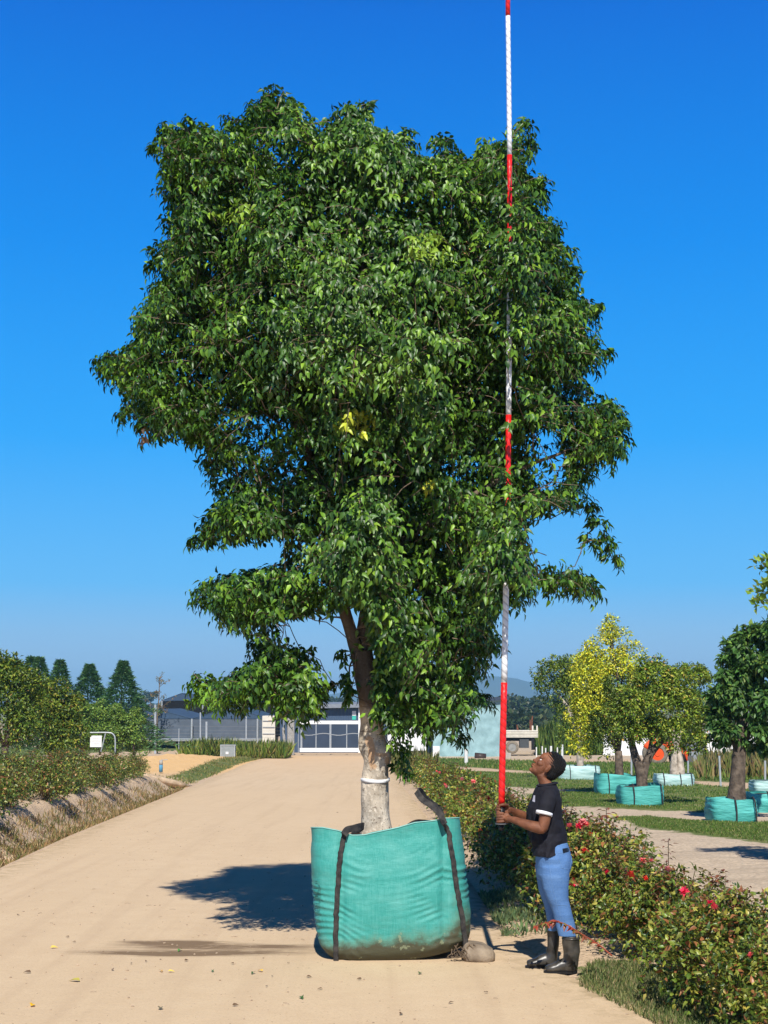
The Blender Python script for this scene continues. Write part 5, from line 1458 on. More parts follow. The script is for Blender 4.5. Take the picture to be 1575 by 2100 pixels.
bagbox('teal bag cut by the right edge of the photo, beside the crumpled one', 1545, 1640, 1628, 1668, 34.8, M_teal_far, TG, (.35,), 0, 1.1)
bagbox('small pale bag at the right edge behind the other bags', 1550, 1604, 1602, 1626, 47, M_pale_bag, TG, (.8,), 0, 1.0)
G1 = [(.05, .10, .012), (.09, .16, .018), (.17, .25, .03), (.27, .33, .04)]
YC = [(.16, .20, .02), (.36, .36, .025), (.62, .56, .03), (.75, .68, .06)]
pxtree('nursery_tree', 'round-headed dark green tree reaching out left from behind the golden conifer', 61.6, (1190, 1580), (1188, 1520), [(1125, 1390, 30, 34, .3), (1150, 1385, 34, 32, .6), (1175, 1380, 30, 30, .6), (1150, 1425, 36, 36, .5), (1180, 1440, 40, 50, .5), (1165, 1465, 30, 34, .5), (1210, 1410, 50, 50, .8), (1240, 1470, 50, 50, .5), (1190, 1500, 40, 30, .2), (1112, 1405, 16, 24, .4)], 13000, .12, [(.05, .095, .012), (.10, .165, .018), (.19, .25, .03), (.27, .30, .045)], [3.4, 4, 3, 1.4], .13, 'trees standing in teal bags', M_trunk_pale)
def ytint(data):  # lower right leaves turned dark green: the crown's own shade put into the tint
    P = data[0]; x_, y__ = proj(P); k = ((x_ > 1238) & (y__ > 1385) | ((x_ > 1205) & (y__ > 1455))) & (RS.rand(len(x_)) < .9)
    data[5][k] = pal(int(k.sum()), [(.05, .095, .012), (.10, .155, .018), (.18, .22, .03)], [4, 3, 1.5])
pxtree('golden_conifer', 'bright yellow conical tree with a pointed top in the shaded teal bag', 46.0, (1270, 1596), (1268, 1540), [(1255, 1274, 11, 20, 0), (1254, 1300, 24, 24, 0), (1252, 1328, 40, 30, 0), (1228, 1350, 38, 30, 0), (1282, 1348, 36, 32, 0), (1208, 1380, 40, 36, -.1), (1245, 1385, 50, 40, -.1), (1288, 1385, 34, 36, 0), (1200, 1418, 36, 40, -.3), (1228, 1425, 42, 44, -.3), (1194, 1455, 26, 34, -.2), (1215, 1470, 30, 34, -.3), (1196, 1500, 26, 30, -.3), (1190, 1530, 22, 24, -.3), (1208, 1545, 20, 16, -.2), (1250, 1450, 44, 44, 0), (1270, 1490, 46, 40, .2), (1240, 1515, 36, 26, 0), (1290, 1440, 34, 50, .2)], 21000, .085, [(.16, .24, .02), (.34, .40, .03), (.60, .58, .035), (.74, .72, .07)], [2.2, 3, 4, 1.8], .12, 'trees standing in teal bags', M_trunk, tint=ytint, lump=.5)
pxtree('nursery_tree', 'forked olive-green tree in the bright teal bag', 38.9, (1316, 1615), (1316, 1560), [(1345, 1400, 40, 40, 0), (1385, 1400, 36, 34, 0), (1310, 1420, 36, 36, 0), (1290, 1460, 40, 40, -.2), (1340, 1460, 50, 46, -.3), (1395, 1450, 44, 44, -.2), (1425, 1480, 30, 40, 0), (1280, 1505, 30, 30, 0), (1330, 1510, 40, 30, -.3), (1385, 1505, 36, 30, -.2), (1425, 1520, 22, 24, 0), (1418, 1385, 30, 24, .8), (1320, 1370, 14, 22, 0), (1440, 1385, 14, 20, .8)], 20000, .085, [(.07, .12, .014), (.14, .22, .02), (.26, .34, .035), (.38, .37, .05), (.42, .26, .06)], [3.2, 4, 3.4, 1, .4], .12, 'trees standing in teal bags',
    forks=[[(1318, 1635, 0, .17), (1316, 1600, 0, .14), (1312, 1575, 0, .13), (1304, 1555, 0, .11), (1295, 1520, .1, .08), (1290, 1480, .1, .05), (1290, 1440, 0, .03)], [(1318, 1600, 0, .12), (1323, 1570, 0, .11), (1335, 1545, 0, .10), (1352, 1525, 0, .08), (1372, 1505, 0, .055), (1390, 1470, 0, .03)], [(1320, 1580, 0, .07), (1332, 1540, .1, .055), (1338, 1500, .1, .04), (1345, 1450, 0, .02)]])
pxtree('nursery_tree', 'tree with two pale twisted stems in the pale bag behind the forked tree', 53.6, (1388, 1590), (1388, 1545), [(1395, 1520, 26, 20, .5), (1410, 1500, 30, 26, .8), (1380, 1505, 24, 20, .8), (1440, 1400, 18, 24, 1), (1430, 1440, 26, 30, 1), (1400, 1380, 20, 20, 1), (1405, 1450, 30, 40, 1)], 6000, .10, G1, [3, 4, 3, 1], .1, 'trees standing in teal bags', M_trunk_pale,
    forks=[[(1384, 1596, 0, .20), (1382, 1570, 0, .13), (1384, 1545, 0, .10), (1390, 1520, 0, .08), (1400, 1480, 0, .05)], [(1394, 1596, 0, .20), (1396, 1570, 0, .12), (1392, 1545, .1, .10), (1384, 1520, .1, .08), (1375, 1480, 0, .05)]])
MC = [(.032, .080, .016), (.055, .13, .025), (.10, .20, .04), (.18, .28, .05)]
pxtree('nursery_tree', 'dark glossy-leaved tree on a thick blackish trunk near the right edge', 31.9, (1512, 1644), (1515, 1545), [(1530, 1330, 34, 40, 0), (1560, 1310, 30, 30, 0), (1500, 1380, 34, 34, 0), (1550, 1390, 44, 44, -.2), (1485, 1430, 30, 36, 0), (1530, 1440, 46, 44, -.3), (1580, 1440, 40, 50, 0), (1478, 1480, 26, 30, 0), (1520, 1500, 44, 36, -.2), (1565, 1505, 34, 36, -.1), (1590, 1350, 40, 50, .2), (1545, 1535, 30, 18, 0), (1500, 1340, 16, 26, 0), (1478, 1515, 18, 16, 0), (1470, 1455, 22, 18, 0), (1490, 1395, 20, 16, .1)], 9500, .15, MC, [4, 4, 3, 1], .17, 'trees standing in teal bags', droop=.8, lump=.42, dens=1.7,
    forks=[[(1510, 1660, 0, .24), (1511, 1640, 0, .20), (1512, 1610, 0, .165), (1514, 1580, 0, .15), (1516, 1550, 0, .14), (1520, 1500, 0, .11), (1530, 1430, 0, .07)], [(1516, 1545, 0, .1), (1500, 1500, 0, .06), (1485, 1450, 0, .04)], [(1518, 1530, 0, .1), (1550, 1470, 0, .06), (1575, 1400, 0, .03)], [(1520, 1450, 0, .03), (1500, 1375, 0, .02), (1492, 1345, 0, .012), (1476, 1325, 0, .006)], [(1540, 1400, 0, .02), (1535, 1330, 0, .01), (1528, 1278, 0, .005)]])
# tree just outside the right edge: only its leafy branches reach in
LG = [(.10, .20, .025), (.18, .30, .035), (.28, .38, .06)]
pxtree('nursery_tree', 'pale green leafy branches reaching in at the right edge above the dark tree', 20, (1680, 1700), (1675, 1500), [(1572, 1160, 22, 14, 0), (1562, 1208, 20, 12, 0), (1566, 1240, 22, 9, 0), (1610, 1170, 40, 40, 0), (1620, 1230, 40, 40, 0), (1680, 1200, 70, 80, 0), (1700, 1300, 70, 80, 0), (1660, 1380, 45, 70, 0), (1720, 1420, 70, 80, 0)], 5200, .11, LG, [2, 4, 3], .10, 'trees standing in teal bags', detail=0, droop=-.2, lump=.55, forks=[[(1680, 1760, 0, .13), (1678, 1600, 0, .10), (1680, 1400, 0, .08), (1670, 1250, 0, .04)], [(1672, 1300, 0, .03), (1620, 1230, 0, .015), (1562, 1213, 0, .006)], [(1672, 1270, 0, .03), (1620, 1180, 0, .015), (1566, 1160, 0, .006)]])

# ================================================================== GRASS (uncountable)
M_grass = leafmat('grass_blade', .6, .3, .2)
def blades(name, pts, hgt, wd, cols, wts, label, lean=.5, n2=1):
    n = len(pts); P = np.array(pts); a = RS.rand(n) * 6.283; ln_ = RS.rand(n) * lean
    D_ = np.stack([np.cos(a) * ln_, np.sin(a) * ln_, np.ones(n)], -1); N_ = np.stack([RS.normal(size=n), -1 + RS.normal(size=n), RS.normal(size=n) * .3], -1)
    h_ = hgt * RS.uniform(.45, 1.2, n) * ((.8 + .45 * wob(P[:, 0], P[:, 1], .8)) if hgt > .5 else 1)
    me = leaves_mesh(name, P, D_, N_, h_, np.full(n, wd) * RS.uniform(.7, 1.3, n), pal(n, cols, wts), 0)
    return tag(link(name, me, M_grass), label, 'grass', kind='stuff')
def scatter(n, fx_, dens=None):
    out = []
    while len(out) < n:
        x, y_ = fx_(); out.append((x, y_, h1v(x, y_)))
    return out
def many(n, gen):
    xy = np.array([gen() for _ in range(n)]); z = H(xy[:, 0], xy[:, 1]); return np.column_stack([xy, z])
def clump_keep(p, sc_=1.3, th_=.0):
    k = wob(p[:, 0], p[:, 1], sc_) + .35 * RS.normal(size=len(p)) > th_; return p[k]
GC = [(.09, .13, .04), (.15, .19, .06), (.25, .25, .10), (.36, .30, .15)]
def g1():
    y_ = random.uniform(8.3, 12.25); w_ = float(np.interp(y_, [8, 10, 11.6, 12.3], [.8, .85, .8, .5])); return float(eR(y_)) + random.uniform(-.16 + .45 * max(0, y_ - 11.5), w_), y_
blades('verge_grass', many(14000, g1), .055, .006, GC, [3, 4, 3, 1.4], 'short dry green grass on the verge by the boots', .9)
def g2():
    y_ = 19 + 32 * random.random() ** 1.3; return float(eL(y_)) - random.uniform(.10, .95) ** 1.2, y_
DG = [(.30, .20, .09), (.42, .30, .14), (.22, .20, .07), (.12, .15, .04), (.5, .38, .2)]
blades('bank_grass', clump_keep(many(16000, g2), 1.6, .12), .15, .012, DG, [3, 3, 2, 2.2, 1.2], 'dry straw-coloured grass along the foot of the left bank', 1.2)
def g3():
    y_ = random.uniform(50, 112); return float(eL(y_)) - random.uniform(.1, 1.3), y_
blades('ditch_grass', clump_keep(many(7000, g3), .7, .25), .15, .03, [(.10, .14, .03), (.22, .22, .06), (.34, .27, .11)], [3, 3, 2], 'green and yellow grass between the sand heap and the road', .9)
c_ = at(490, 1540, 116)
def g4():
    return c_.x + random.uniform(-4.2, 3.6), 116 + random.uniform(-3, 5)
P4 = many(15000, g4)
blades('tall_grass', P4[(np.abs(P4[:, 0] - c_.x) < 3.4 + RS.rand(len(P4)) * 1.2)], 1.2, .045, [(.13, .22, .03), (.26, .34, .06), (.42, .40, .12)], [3, 4, 2.5], 'tall green grass in front of the net houses', .75)
def g5():
    a = random.random(); px = random.uniform(1000, 1620); return None
def strip_pts(n, poly, th_=0.):
    W_ = np.array([gr0(*p) for p in poly]); lo, hi = W_.min(0), W_.max(0)
    xy = RS.uniform(lo, hi, (n * 3, 2)); ins, _ = in_poly(xy[:, 0], xy[:, 1], W_); xy = xy[ins][:n]
    xy = xy[(wob(xy[:, 0], xy[:, 1], .9) + .5 * RS.normal(size=len(xy))) > th_]
    return np.column_stack([xy, H(xy[:, 0], xy[:, 1])])
SG = [(.06, .12, .02), (.10, .17, .03), (.17, .22, .05), (.28, .26, .10)]
blades('strip_grass', strip_pts(26000, [(1255, 1677), (1330, 1673), (1450, 1686), (1700, 1686), (1700, 1742), (1480, 1715), (1330, 1699)], -.2), .05, .014, SG, [3, 4, 3, 1.5], 'green weeds in the strip in front of the crumpled teal bag', .9)
blades('strip_grass', strip_pts(16000, [(1080, 1630), (1250, 1622), (1520, 1650), (1500, 1664), (1330, 1660), (1090, 1650)], -.2), .055, .02, SG, [3, 4, 3, 1], 'green weeds in the strip under the forked tree', .9)
blades('strip_grass', strip_pts(20000, [(860, 1580), (1100, 1586), (1330, 1600), (1600, 1622), (1700, 1640), (1700, 1654), (1450, 1640), (1200, 1622), (860, 1604)], -.1), .07, .03, SG, [3, 4, 3, 1], 'green weeds in the strip behind the person', .9)
blades('meadow_grass', strip_pts(22000, [(860, 1556), (1180, 1566), (1700, 1566), (1700, 1612), (1300, 1596), (860, 1567)], -.3), .2, .06, SG, [3, 4, 3, 1.2], 'rough green meadow between the path and the yard', .7)
P6 = strip_pts(5000, [(1440, 1568), (1600, 1568), (1600, 1600), (1430, 1600)], -.4)
blades('dry_weeds', P6, 1.0, .08, [(.30, .22, .09), (.20, .20, .06), (.14, .18, .04)], [3, 3, 2], 'tall brownish weeds behind the dark tree at the right', .6)
P7 = many(2500, lambda: (float(rowx(60)) + random.uniform(-.2, 1.6) - .6, random.uniform(66, 84)))
blades('dry_weeds', P7, .9, .05, [(.30, .26, .10), (.20, .22, .06), (.14, .18, .04)], [3, 3, 2], 'tall yellowish weeds at the far end of the rose row', .4)
# small wild plants below the bag-side roses
def g8(): return (random.uniform(1.05, 1.5), random.uniform(14, 17.2))
blades('verge_grass', clump_keep(many(2600, g8), 1.5, -.1), .09, .022, [(.10, .16, .07), (.16, .22, .10), (.2, .24, .09)], [3, 3, 2], 'grey-green weeds at the edge of the road behind the bag', 1.2)
# ================================================================== BUILDINGS AND THINGS FARTHER BACK
def corr(name, col, k=22, rough=.5, var=.06, axis='X'):
    m, t, b, o = newmat(name); n, l = t.nodes, t.links
    tc = n.new('ShaderNodeTexCoord'); sx = n.new('ShaderNodeSeparateXYZ'); l.new(tc.outputs['Object'], sx.inputs[0])
    q = n.new('ShaderNodeMath'); q.operation = 'MULTIPLY'; q.inputs[1].default_value = k; l.new(sx.outputs[axis], q.inputs[0])
    s_ = n.new('ShaderNodeMath'); s_.operation = 'SINE'; l.new(q.outputs[0], s_.inputs[0])
    bp = n.new('ShaderNodeBump'); bp.inputs['Strength'].default_value = .6; bp.inputs['Distance'].default_value = .03; l.new(s_.outputs[0], bp.inputs['Height']); l.new(bp.outputs[0], b.inputs['Normal'])
    ns = n.new('ShaderNodeTexNoise'); ns.inputs['Scale'].default_value = .8; ns.inputs['Detail'].default_value = 8; l.new(tc.outputs['Object'], ns.inputs['Vector'])
    cr = n.new('ShaderNodeValToRGB'); cr.color_ramp.elements[0].position = .3; cr.color_ramp.elements[1].position = .7
    cr.color_ramp.elements[0].color = tuple(c * (1 - var) for c in col) + (1,); cr.color_ramp.elements[1].color = tuple(c * (1 + var) for c in col) + (1,)
    l.new(ns.outputs[0], cr.inputs[0]); l.new(cr.outputs[0], b.inputs['Base Color']); b.inputs['Roughness'].default_value = rough
    return m
M_netroof = mat('blue_grey_net_roof', (.040, .072, .125), .8, .12, .6)
M_netwall = mat('grey_shade_net', (.085, .105, .135), .85, .12, 1.5, .2, 6)
M_netblack = mat('black_shade_net', (.006, .006, .008), .9, .2, 2)
M_navy = corr('navy_sheet_metal', (.042, .072, .125), 20)
M_navy2 = mat('navy_door_panel', (.034, .050, .082), .5, .1, 1)
M_cream = mat('cream_paint', (.62, .58, .50), .6, .06, 2)
M_wpaint = mat('white_paint', (.78, .78, .76), .5, .05, 2)
M_steel = mat('galvanised_steel', (.42, .45, .47), .45, .1, 6, metal=.3)
M_pgrey = mat('grey_roof_edge', (.20, .22, .25), .6, .1, 3)
M_paleblue = mat('weathered_pale_blue_wall', (.22, .36, .38), .85, .14, 1.4, .3, 10, col2=(.27, .42, .44))
M_whitewall = mat('white_wall', (.72, .73, .74), .7, .05, 2)
M_rust = mat('rusty_iron', (.14, .055, .03), .9, .4, 8)
M_conc = mat('concrete', (.36, .33, .29), .9, .15, 6, .4, 30)
def slabx(mb, x0, x1, z0, z1, y, d): mb.box(((x0 + x1) / 2, y + d / 2, (z0 + z1) / 2), (x1 - x0, d, z1 - z0))
def gable(root, nm, x0, x1, ze, zp, zb, y, d, roof_m, wall_m, wall_top=None, wallname='wall'):
    """a gable-fronted tent of netting: the front triangle and roof planes"""
    xm = (x0 + x1) / 2
    mb = MB(); t_ = .06
    for a, b_ in (((x0, ze), (xm, zp)), ((xm, zp), (x1, ze))):
        mb.add([(a[0], y, a[1]), (b_[0], y, b_[1]), (b_[0], y + d, b_[1]), (a[0], y + d, a[1]), (a[0], y, a[1] + t_), (b_[0], y, b_[1] + t_), (b_[0], y + d, b_[1] + t_), (a[0], y + d, a[1] + t_)], [(0, 1, 2, 3), (4, 7, 6, 5), (0, 4, 5, 1), (1, 5, 6, 2), (2, 6, 7, 3), (3, 7, 4, 0)])
    mb.add([(x0 + .02, y + .03, ze), (x1 - .02, y + .03, ze), (xm, y + .03, zp)], [(0, 1, 2)])
    mb.build('roof', roof_m, root)
    mb = MB()
    slabx(mb, x0 + .05, x1 - .05, zb, ze - .02, y + .08, .06); slabx(mb, x0 + .05, x0 + .11, zb, ze - .02, y + .16, d - .3); slabx(mb, x1 - .11, x1 - .05, zb, ze - .02, y + .16, d - .3)
    mb.build(wallname, wall_m, root)
def P2(px, py, D): q = at(px, py or 1520, D); return q.x, q.z
# front net houses
D1 = 148.
def nethouse(label, px0, pxm, px1, pye, pyp, pyb, D, roof_m, wall_m, wn, d=22, posts=()):
    x0, ze = P2(px0, pye, D); x1, _ = P2(px1, pye, D); zp = P2(pxm, pyp, D)[1]; zb = P2(pxm, pyb, D)[1]
    r_ = thing('net_house', label, 'net house', ((x0 + x1) / 2, D, h1((x0 + x1) / 2, D)), 0, 'gabled net houses')
    gable(r_, '', x0, x1, ze, zp, zb, D, d, roof_m, wall_m, None, wn)
    for px in posts:
        x, _ = P2(px, pyb, D); mb = MB(); mb.tube([(x, D - .1, h1(x, D) - .1), (x, D - .1, ze)], .09, 8); mb.build('post', M_steel, r_)
    mb = MB(); mb.tube([(x0, D - .08, zb + .05), (x1, D - .08, zb + .05)], .06, 6); mb.build('bottom_rail', M_steel, r_)
    return r_
nethouse('low grey net house with blue-grey gable at the far left, beside the conifers', 250, 316, 392, 1474, 1455, 1517, D1, M_netroof, M_netwall, 'net_wall', 18, (393,))
nethouse('low grey net house with blue-grey gable behind the white gate post', 393, 470, 553, 1474, 1452, 1517, D1 + .6, M_netroof, M_netwall, 'net_wall', 18, (528,))
nethouse('taller black-sided net house with blue peak rising behind the left low one', 332, 374, 414, 1437, 1422, 1520, D1 + 22, M_netroof, M_netblack, 'black_net_wall', 25, (331,))
nethouse('taller black-sided net house with blue peak, mostly hidden by hanging leaves', 415, 468, 540, 1439, 1423, 1520, D1 + 22.5, M_netroof, M_netblack, 'black_net_wall', 25, (415,))
# cream container
x0, zt = P2(538, 1468, 142); x1, zb = P2(564, 1513, 142)
r_ = thing('storage_container', 'small cream storage container between net house and navy warehouse', 'container', ((x0 + x1) / 2, 142, zb)); 
mb = MB(); slabx(mb, x0, x1, zb - .5, zt, 142, 4); mb.build('body', M_cream, r_)
for k in range(3):
    mb = MB(); zz = zt + (zb - zt) * (k + .8) / 3.4; slabx(mb, x0 + .04, x1 - .04, zz - .03, zz + .03, 141.94, .05); mb.build('panel_seam', M_pgrey, r_)
mb = MB(); slabx(mb, x0 + .55, x0 + .85, zt - .5, zt - .38, 141.95, .04); mb.build('logo', mat('tan_print', (.45, .3, .15), .7), r_)
# the navy warehouse with its gate
Dw = 139.
x0, zb = P2(574, 1543, Dw); x1, _ = P2(900, 1543, Dw); zl = P2(574, 1446, Dw)[1]; zr = P2(900, 1441, Dw)[1]; zb -= .3
wh = thing('warehouse', 'long low navy metal warehouse behind the white sliding gate', 'warehouse', ((x0 + x1) / 2, Dw, zb))
def wz(px): return P2(px, 0, Dw)[0]
mb = MB(); mb.add([(x0, Dw, zb), (x1, Dw, zb), (x1, Dw, zr - .35), (x0, Dw, zl - .35), (x0, Dw + 30, zb), (x1, Dw + 30, zb), (x1, Dw + 30, zr - .35), (x0, Dw + 30, zl - .35)], [(0, 1, 2, 3), (5, 4, 7, 6), (4, 0, 3, 7), (1, 5, 6, 2), (3, 2, 6, 7)])
mb.build('wall', M_navy, wh)
mb = MB(); a0 = x0 - .6; a1 = x1 + .3
mb.add([(a0, Dw - .7, zl - .33), (a1, Dw - .7, zr - .33), (a1, Dw + 31, zr - .1), (a0, Dw + 31, zl - .1), (a0, Dw - .7, zl), (a1, Dw - .7, zr), (a1, Dw + 31, zr + .25), (a0, Dw + 31, zl + .25)], [(0, 3, 2, 1), (4, 5, 6, 7), (0, 1, 5, 4), (1, 2, 6, 5), (2, 3, 7, 6), (3, 0, 4, 7)])
mb.build('roof', M_pgrey, wh)
mb = MB(); xa, xb = wz(620), wz(735); za, zb2 = P2(0, 1484, Dw)[1], P2(0, 1534, Dw)[1]; slabx(mb, xa, xb, zb2, za, Dw - .06, .05); mb.build('door_opening', M_navy2, wh)
mb = MB(); xa, xb = wz(735), wz(744); slabx(mb, xa, xb, zb, P2(0, 1452, Dw)[1], Dw - .25, .24); mb.build('white_column', M_wpaint, wh)
mb = MB(); xa, xb = wz(722), wz(730); slabx(mb, xa, xb, P2(0, 1476, Dw)[1], P2(0, 1468, Dw)[1], Dw - .05, .04); s1 = mb.build('green_sign', mat('green_sign_face', (.05, .42, .34), .5), wh)
mb = MB(); slabx(mb, xa, xb, P2(0, 1467.5, Dw)[1], P2(0, 1458, Dw)[1], Dw - .05, .04); mb.build('white_sign', M_wpaint, wh)
for px in (582, 612):
    mb = MB(); x = wz(px); slabx(mb, x - .05, x + .05, zb, zl - .4, Dw - .07, .06); mb.build('wall_seam', M_pgrey, wh)
# sliding gate in front
Dg = 131.
def gp(px, py): return P2(px, py, Dg)
gate = thing('sliding_gate', 'wide white framed sliding gate across the end of the road', 'gate', (gp(680, 0)[0], Dg, h1(gp(680, 0)[0], Dg)))
xa, z1 = gp(615, 1478); xb, z0 = gp(862, 1542)
mb = MB(); slabx(mb, xa, xb, gp(0, 1485)[1], z1, Dg, .12); mb.build('top_beam', M_wpaint, gate)
mb = MB(); slabx(mb, xa, xb, z0, gp(0, 1534)[1], Dg, .12); mb.build('bottom_beam', M_wpaint, gate)
for px in (618, 648, 677.5, 711, 742, 775, 808, 840):
    mb = MB(); x = gp(px, 0)[0]; r0 = .09 if px in (618, 677.5, 742, 808) else .045
    mb.tube([(x, Dg + .06, gp(0, 1534)[1]), (x, Dg + .06, gp(0, 1485)[1])], r0, 6); mb.build('upright', M_steel, gate)
mb = MB(); pts = []
for k in range(33):
    px = 618 + k * 7.3; pts.append((gp(px, 0)[0], Dg - .02, gp(0, 1506 + 2 * math.sin(k * .75))[1]))
mb.tube(pts, .03, 5); mb.build('middle_rail', M_steel, gate)
for j, (px, w_, y0, lb) in enumerate(((594, .22, 1473, 'tall grey wooden gate post, leftmost of the pair left of the gate'), (600, .16, 1473, 'tall grey wooden gate post, right one of the pair left of the gate'), (581, .12, 1492, 'short leaning grey post left of the tall gate posts'))):
    mb = MB(); a = P2(px, y0, Dg - 1); b_ = P2(px + (4 if j == 2 else 0), 1543, Dg - 1); mb.tube([(b_[0], Dg - 1, b_[1] - .2), (a[0], Dg - 1, a[1])], w_, 8)
    tag(mb.build('gate_post', mat('weathered_wood', (.30, .29, .27), .85, .2, 8), None), lb, 'post', 'grey gate posts')
# white shed and big pale blue wall
def boxthing(name, label, cat, px0, px1, pyt, pyb, D, dep, m_, pyt2=None, group=None, roofm=None, over=.3, th_=.18):
    x0, zt = P2(px0, pyt, D); x1, zb = P2(px1, pyb, D); zt2 = P2(px1, pyt2 if pyt2 is not None else pyt, D)[1]; zb = min(zb, h1((x0 + x1) / 2, D) - .05)
    r_ = thing(name, label, cat, ((x0 + x1) / 2, D, zb), 0, group)
    mb = MB(); mb.add([(x0, D, zb), (x1, D, zb), (x1, D, zt2), (x0, D, zt), (x0, D + dep, zb), (x1, D + dep, zb), (x1, D + dep, zt2), (x0, D + dep, zt)], [(0, 1, 2, 3), (5, 4, 7, 6), (4, 0, 3, 7), (1, 5, 6, 2), (3, 2, 6, 7)])
    mb.build('wall', m_, r_)
    if roofm:
        mb = MB(); mb.add([(x0 - over, D - over, zt + .003), (x1 + over, D - over, zt2 + .003), (x1 + over, D + dep + over, zt2 + .003), (x0 - over, D + dep + over, zt + .003), (x0 - over, D - over, zt + th_), (x1 + over, D - over, zt2 + th_), (x1 + over, D + dep + over, zt2 + th_), (x0 - over, D + dep + over, zt + th_)], [(0, 3, 2, 1), (4, 5, 6, 7), (0, 1, 5, 4), (1, 2, 6, 5), (2, 3, 7, 6), (3, 0, 4, 7)])
        mb.build('roof', roofm, r_)
    return r_, x0, x1, zb, zt
r_, xa, xb, zb, zt = boxthing('white_shed', 'bright white shed wall seen through leaves right of the trunk', 'shed', 795, 874, 1462, 1530, 126, 8, M_whitewall, 1458)
mb = MB(); slabx(mb, xa, xb, zb, zb + .45, 125.9, .09); mb.build('dark_base', M_netblack, r_)
r_, xa, xb, zb, zt = boxthing('pale_blue_building', 'large weathered pale blue building with a navy sloping roof edge', 'building', 888, 1035, 1446, 1553, 123, 26, M_paleblue, 1435, None, M_navy2, .35, .28)
mb = MB(); slabx(mb, xa - .01, xa + .5, zb, P2(0, 1530, 123)[1], 122.9, .1); mb.build('white_corner', M_whitewall, r_)
boxthing('concrete_block', 'pale concrete block standing at the right end of the pale blue wall', 'block', 1036, 1048, 1544, 1556, 117, .5, M_conc)
# drum, lying pot
dp = at(985, 1551, 117); mb = MB(); mb.smooth = True
mb.tube([(dp.x - .42, 117, dp.z + .02), (dp.x + .42, 117, dp.z - .06)], .26, 16); tag(mb.build('barrel', mat('brown_plastic', (.045, .03, .025), .5, .2), None), 'dark brown barrel lying in front of the pale blue wall', 'barrel')
# truck
Dt = 126.5
def tp(px, py): return P2(px, py, Dt)
truck = thing('dump_truck', 'cream tipper truck parked beyond the pale blue building', 'truck', (tp(1060, 0)[0], Dt, h1(tp(1060, 0)[0], Dt)))
gz = tp(0, 1546)[1]
xa, zt = tp(1000, 1498); xb, zb = tp(1103, 1513)
mb = MB(); slabx(mb, xa, xb, zb, zt, Dt, 2.4); mb.build('cargo_bed', M_cream, truck)
for k in range(5):
    mb = MB(); z_ = zb + (zt - zb) * (k + .5) / 5; slabx(mb, xa + .02, xb + .03, z_ - .02, z_ + .025, Dt - .05, .05); mb.build('side_rib', mat('cream_rib', (.68, .64, .55), .6), truck)
for px in (1093, 1102):
    mb = MB(); x = tp(px, 0)[0]; slabx(mb, x - .07, x + .05, zt - .3, tp(0, 1488)[1], Dt + .02, .1); mb.build('stake', M_cream, truck)
mb = MB(); slabx(mb, tp(960, 0)[0], tp(1098, 0)[0], tp(0, 1520)[1], zb - .02, Dt + .6, 1.1); mb.build('chassis', M_black, truck)
mb = MB(); slabx(mb, tp(1066, 0)[0], tp(1085, 0)[0], tp(0, 1534)[1], tp(0, 1516)[1], Dt + .1, .7); mb.build('tank', mat('dark_grey_metal', (.06, .065, .07), .5), truck)
mb = MB(); slabx(mb, tp(948, 0)[0], tp(985, 0)[0], tp(0, 1530)[1], tp(0, 1478)[1], Dt + .1, 2.2); mb.build('cab', M_cream, truck)
mb = MB(); slabx(mb, tp(1090, 0)[0], tp(1096, 0)[0], tp(0, 1538)[1], tp(0, 1514)[1], Dt + .1, .12); mb.build('mud_flap', M_black, truck)
def wheel(x, y, z, r, w_, par, tyre, rim, nm='wheel'):
    mb = MB(); mb.smooth = True
    prof = [(r * .62, -w_ / 2), (r * .9, -w_ / 2), (r, -w_ * .35), (r, w_ * .35), (r * .9, w_ / 2), (r * .62, w_ / 2)]
    vs = []; n_ = 32
    for rr, yy in prof:
        for k in range(n_): a = 2 * math.pi * k / n_; vs.append((x + rr * math.cos(a), y + yy, z + rr * math.sin(a)))
    mb.add(vs, [(i * n_ + k, i * n_ + (k + 1) % n_, (i + 1) * n_ + (k + 1) % n_, (i + 1) * n_ + k) for i in range(5) for k in range(n_)])
    o_ = mb.build(nm, tyre, par)
    mb = MB(); mb.tube([(x, y - w_ * .38, z), (x, y + w_ * .4, z)], r * .66, 24); mb.tube([(x, y - w_ * .47, z), (x, y - w_ * .3, z)], r * .24, 12); mb.build('rim', rim, o_)
M_tyre = mat('tyre_rubber', (.022, .021, .020), .8, .2); M_tyre2 = mat('dusty_tyre', (.20, .17, .13), .85, .2)
M_rim = mat('grey_rim', (.25, .25, .24), .6, .15)
for px in (1051, 1014, 968): wheel(tp(px, 0)[0], Dt + .35, gz + .52, .52, .32, truck, M_tyre2, M_rim)
for k, (px, y0, y1, lean) in enumerate(((1092, 1468, 1500, -3), (1087, 1476, 1500, 1), (1060, 1486, 1500, 2))):
    mb = MB(); a = P2(px, y0, Dt + 1); b_ = P2(px + lean, y1, Dt + 1)
    mb.tube([(b_[0], Dt + 1, b_[1]), (a[0], Dt + 1, a[1])], [.10, .05], 6); mb.build('rusty_scrap', M_rust, truck)
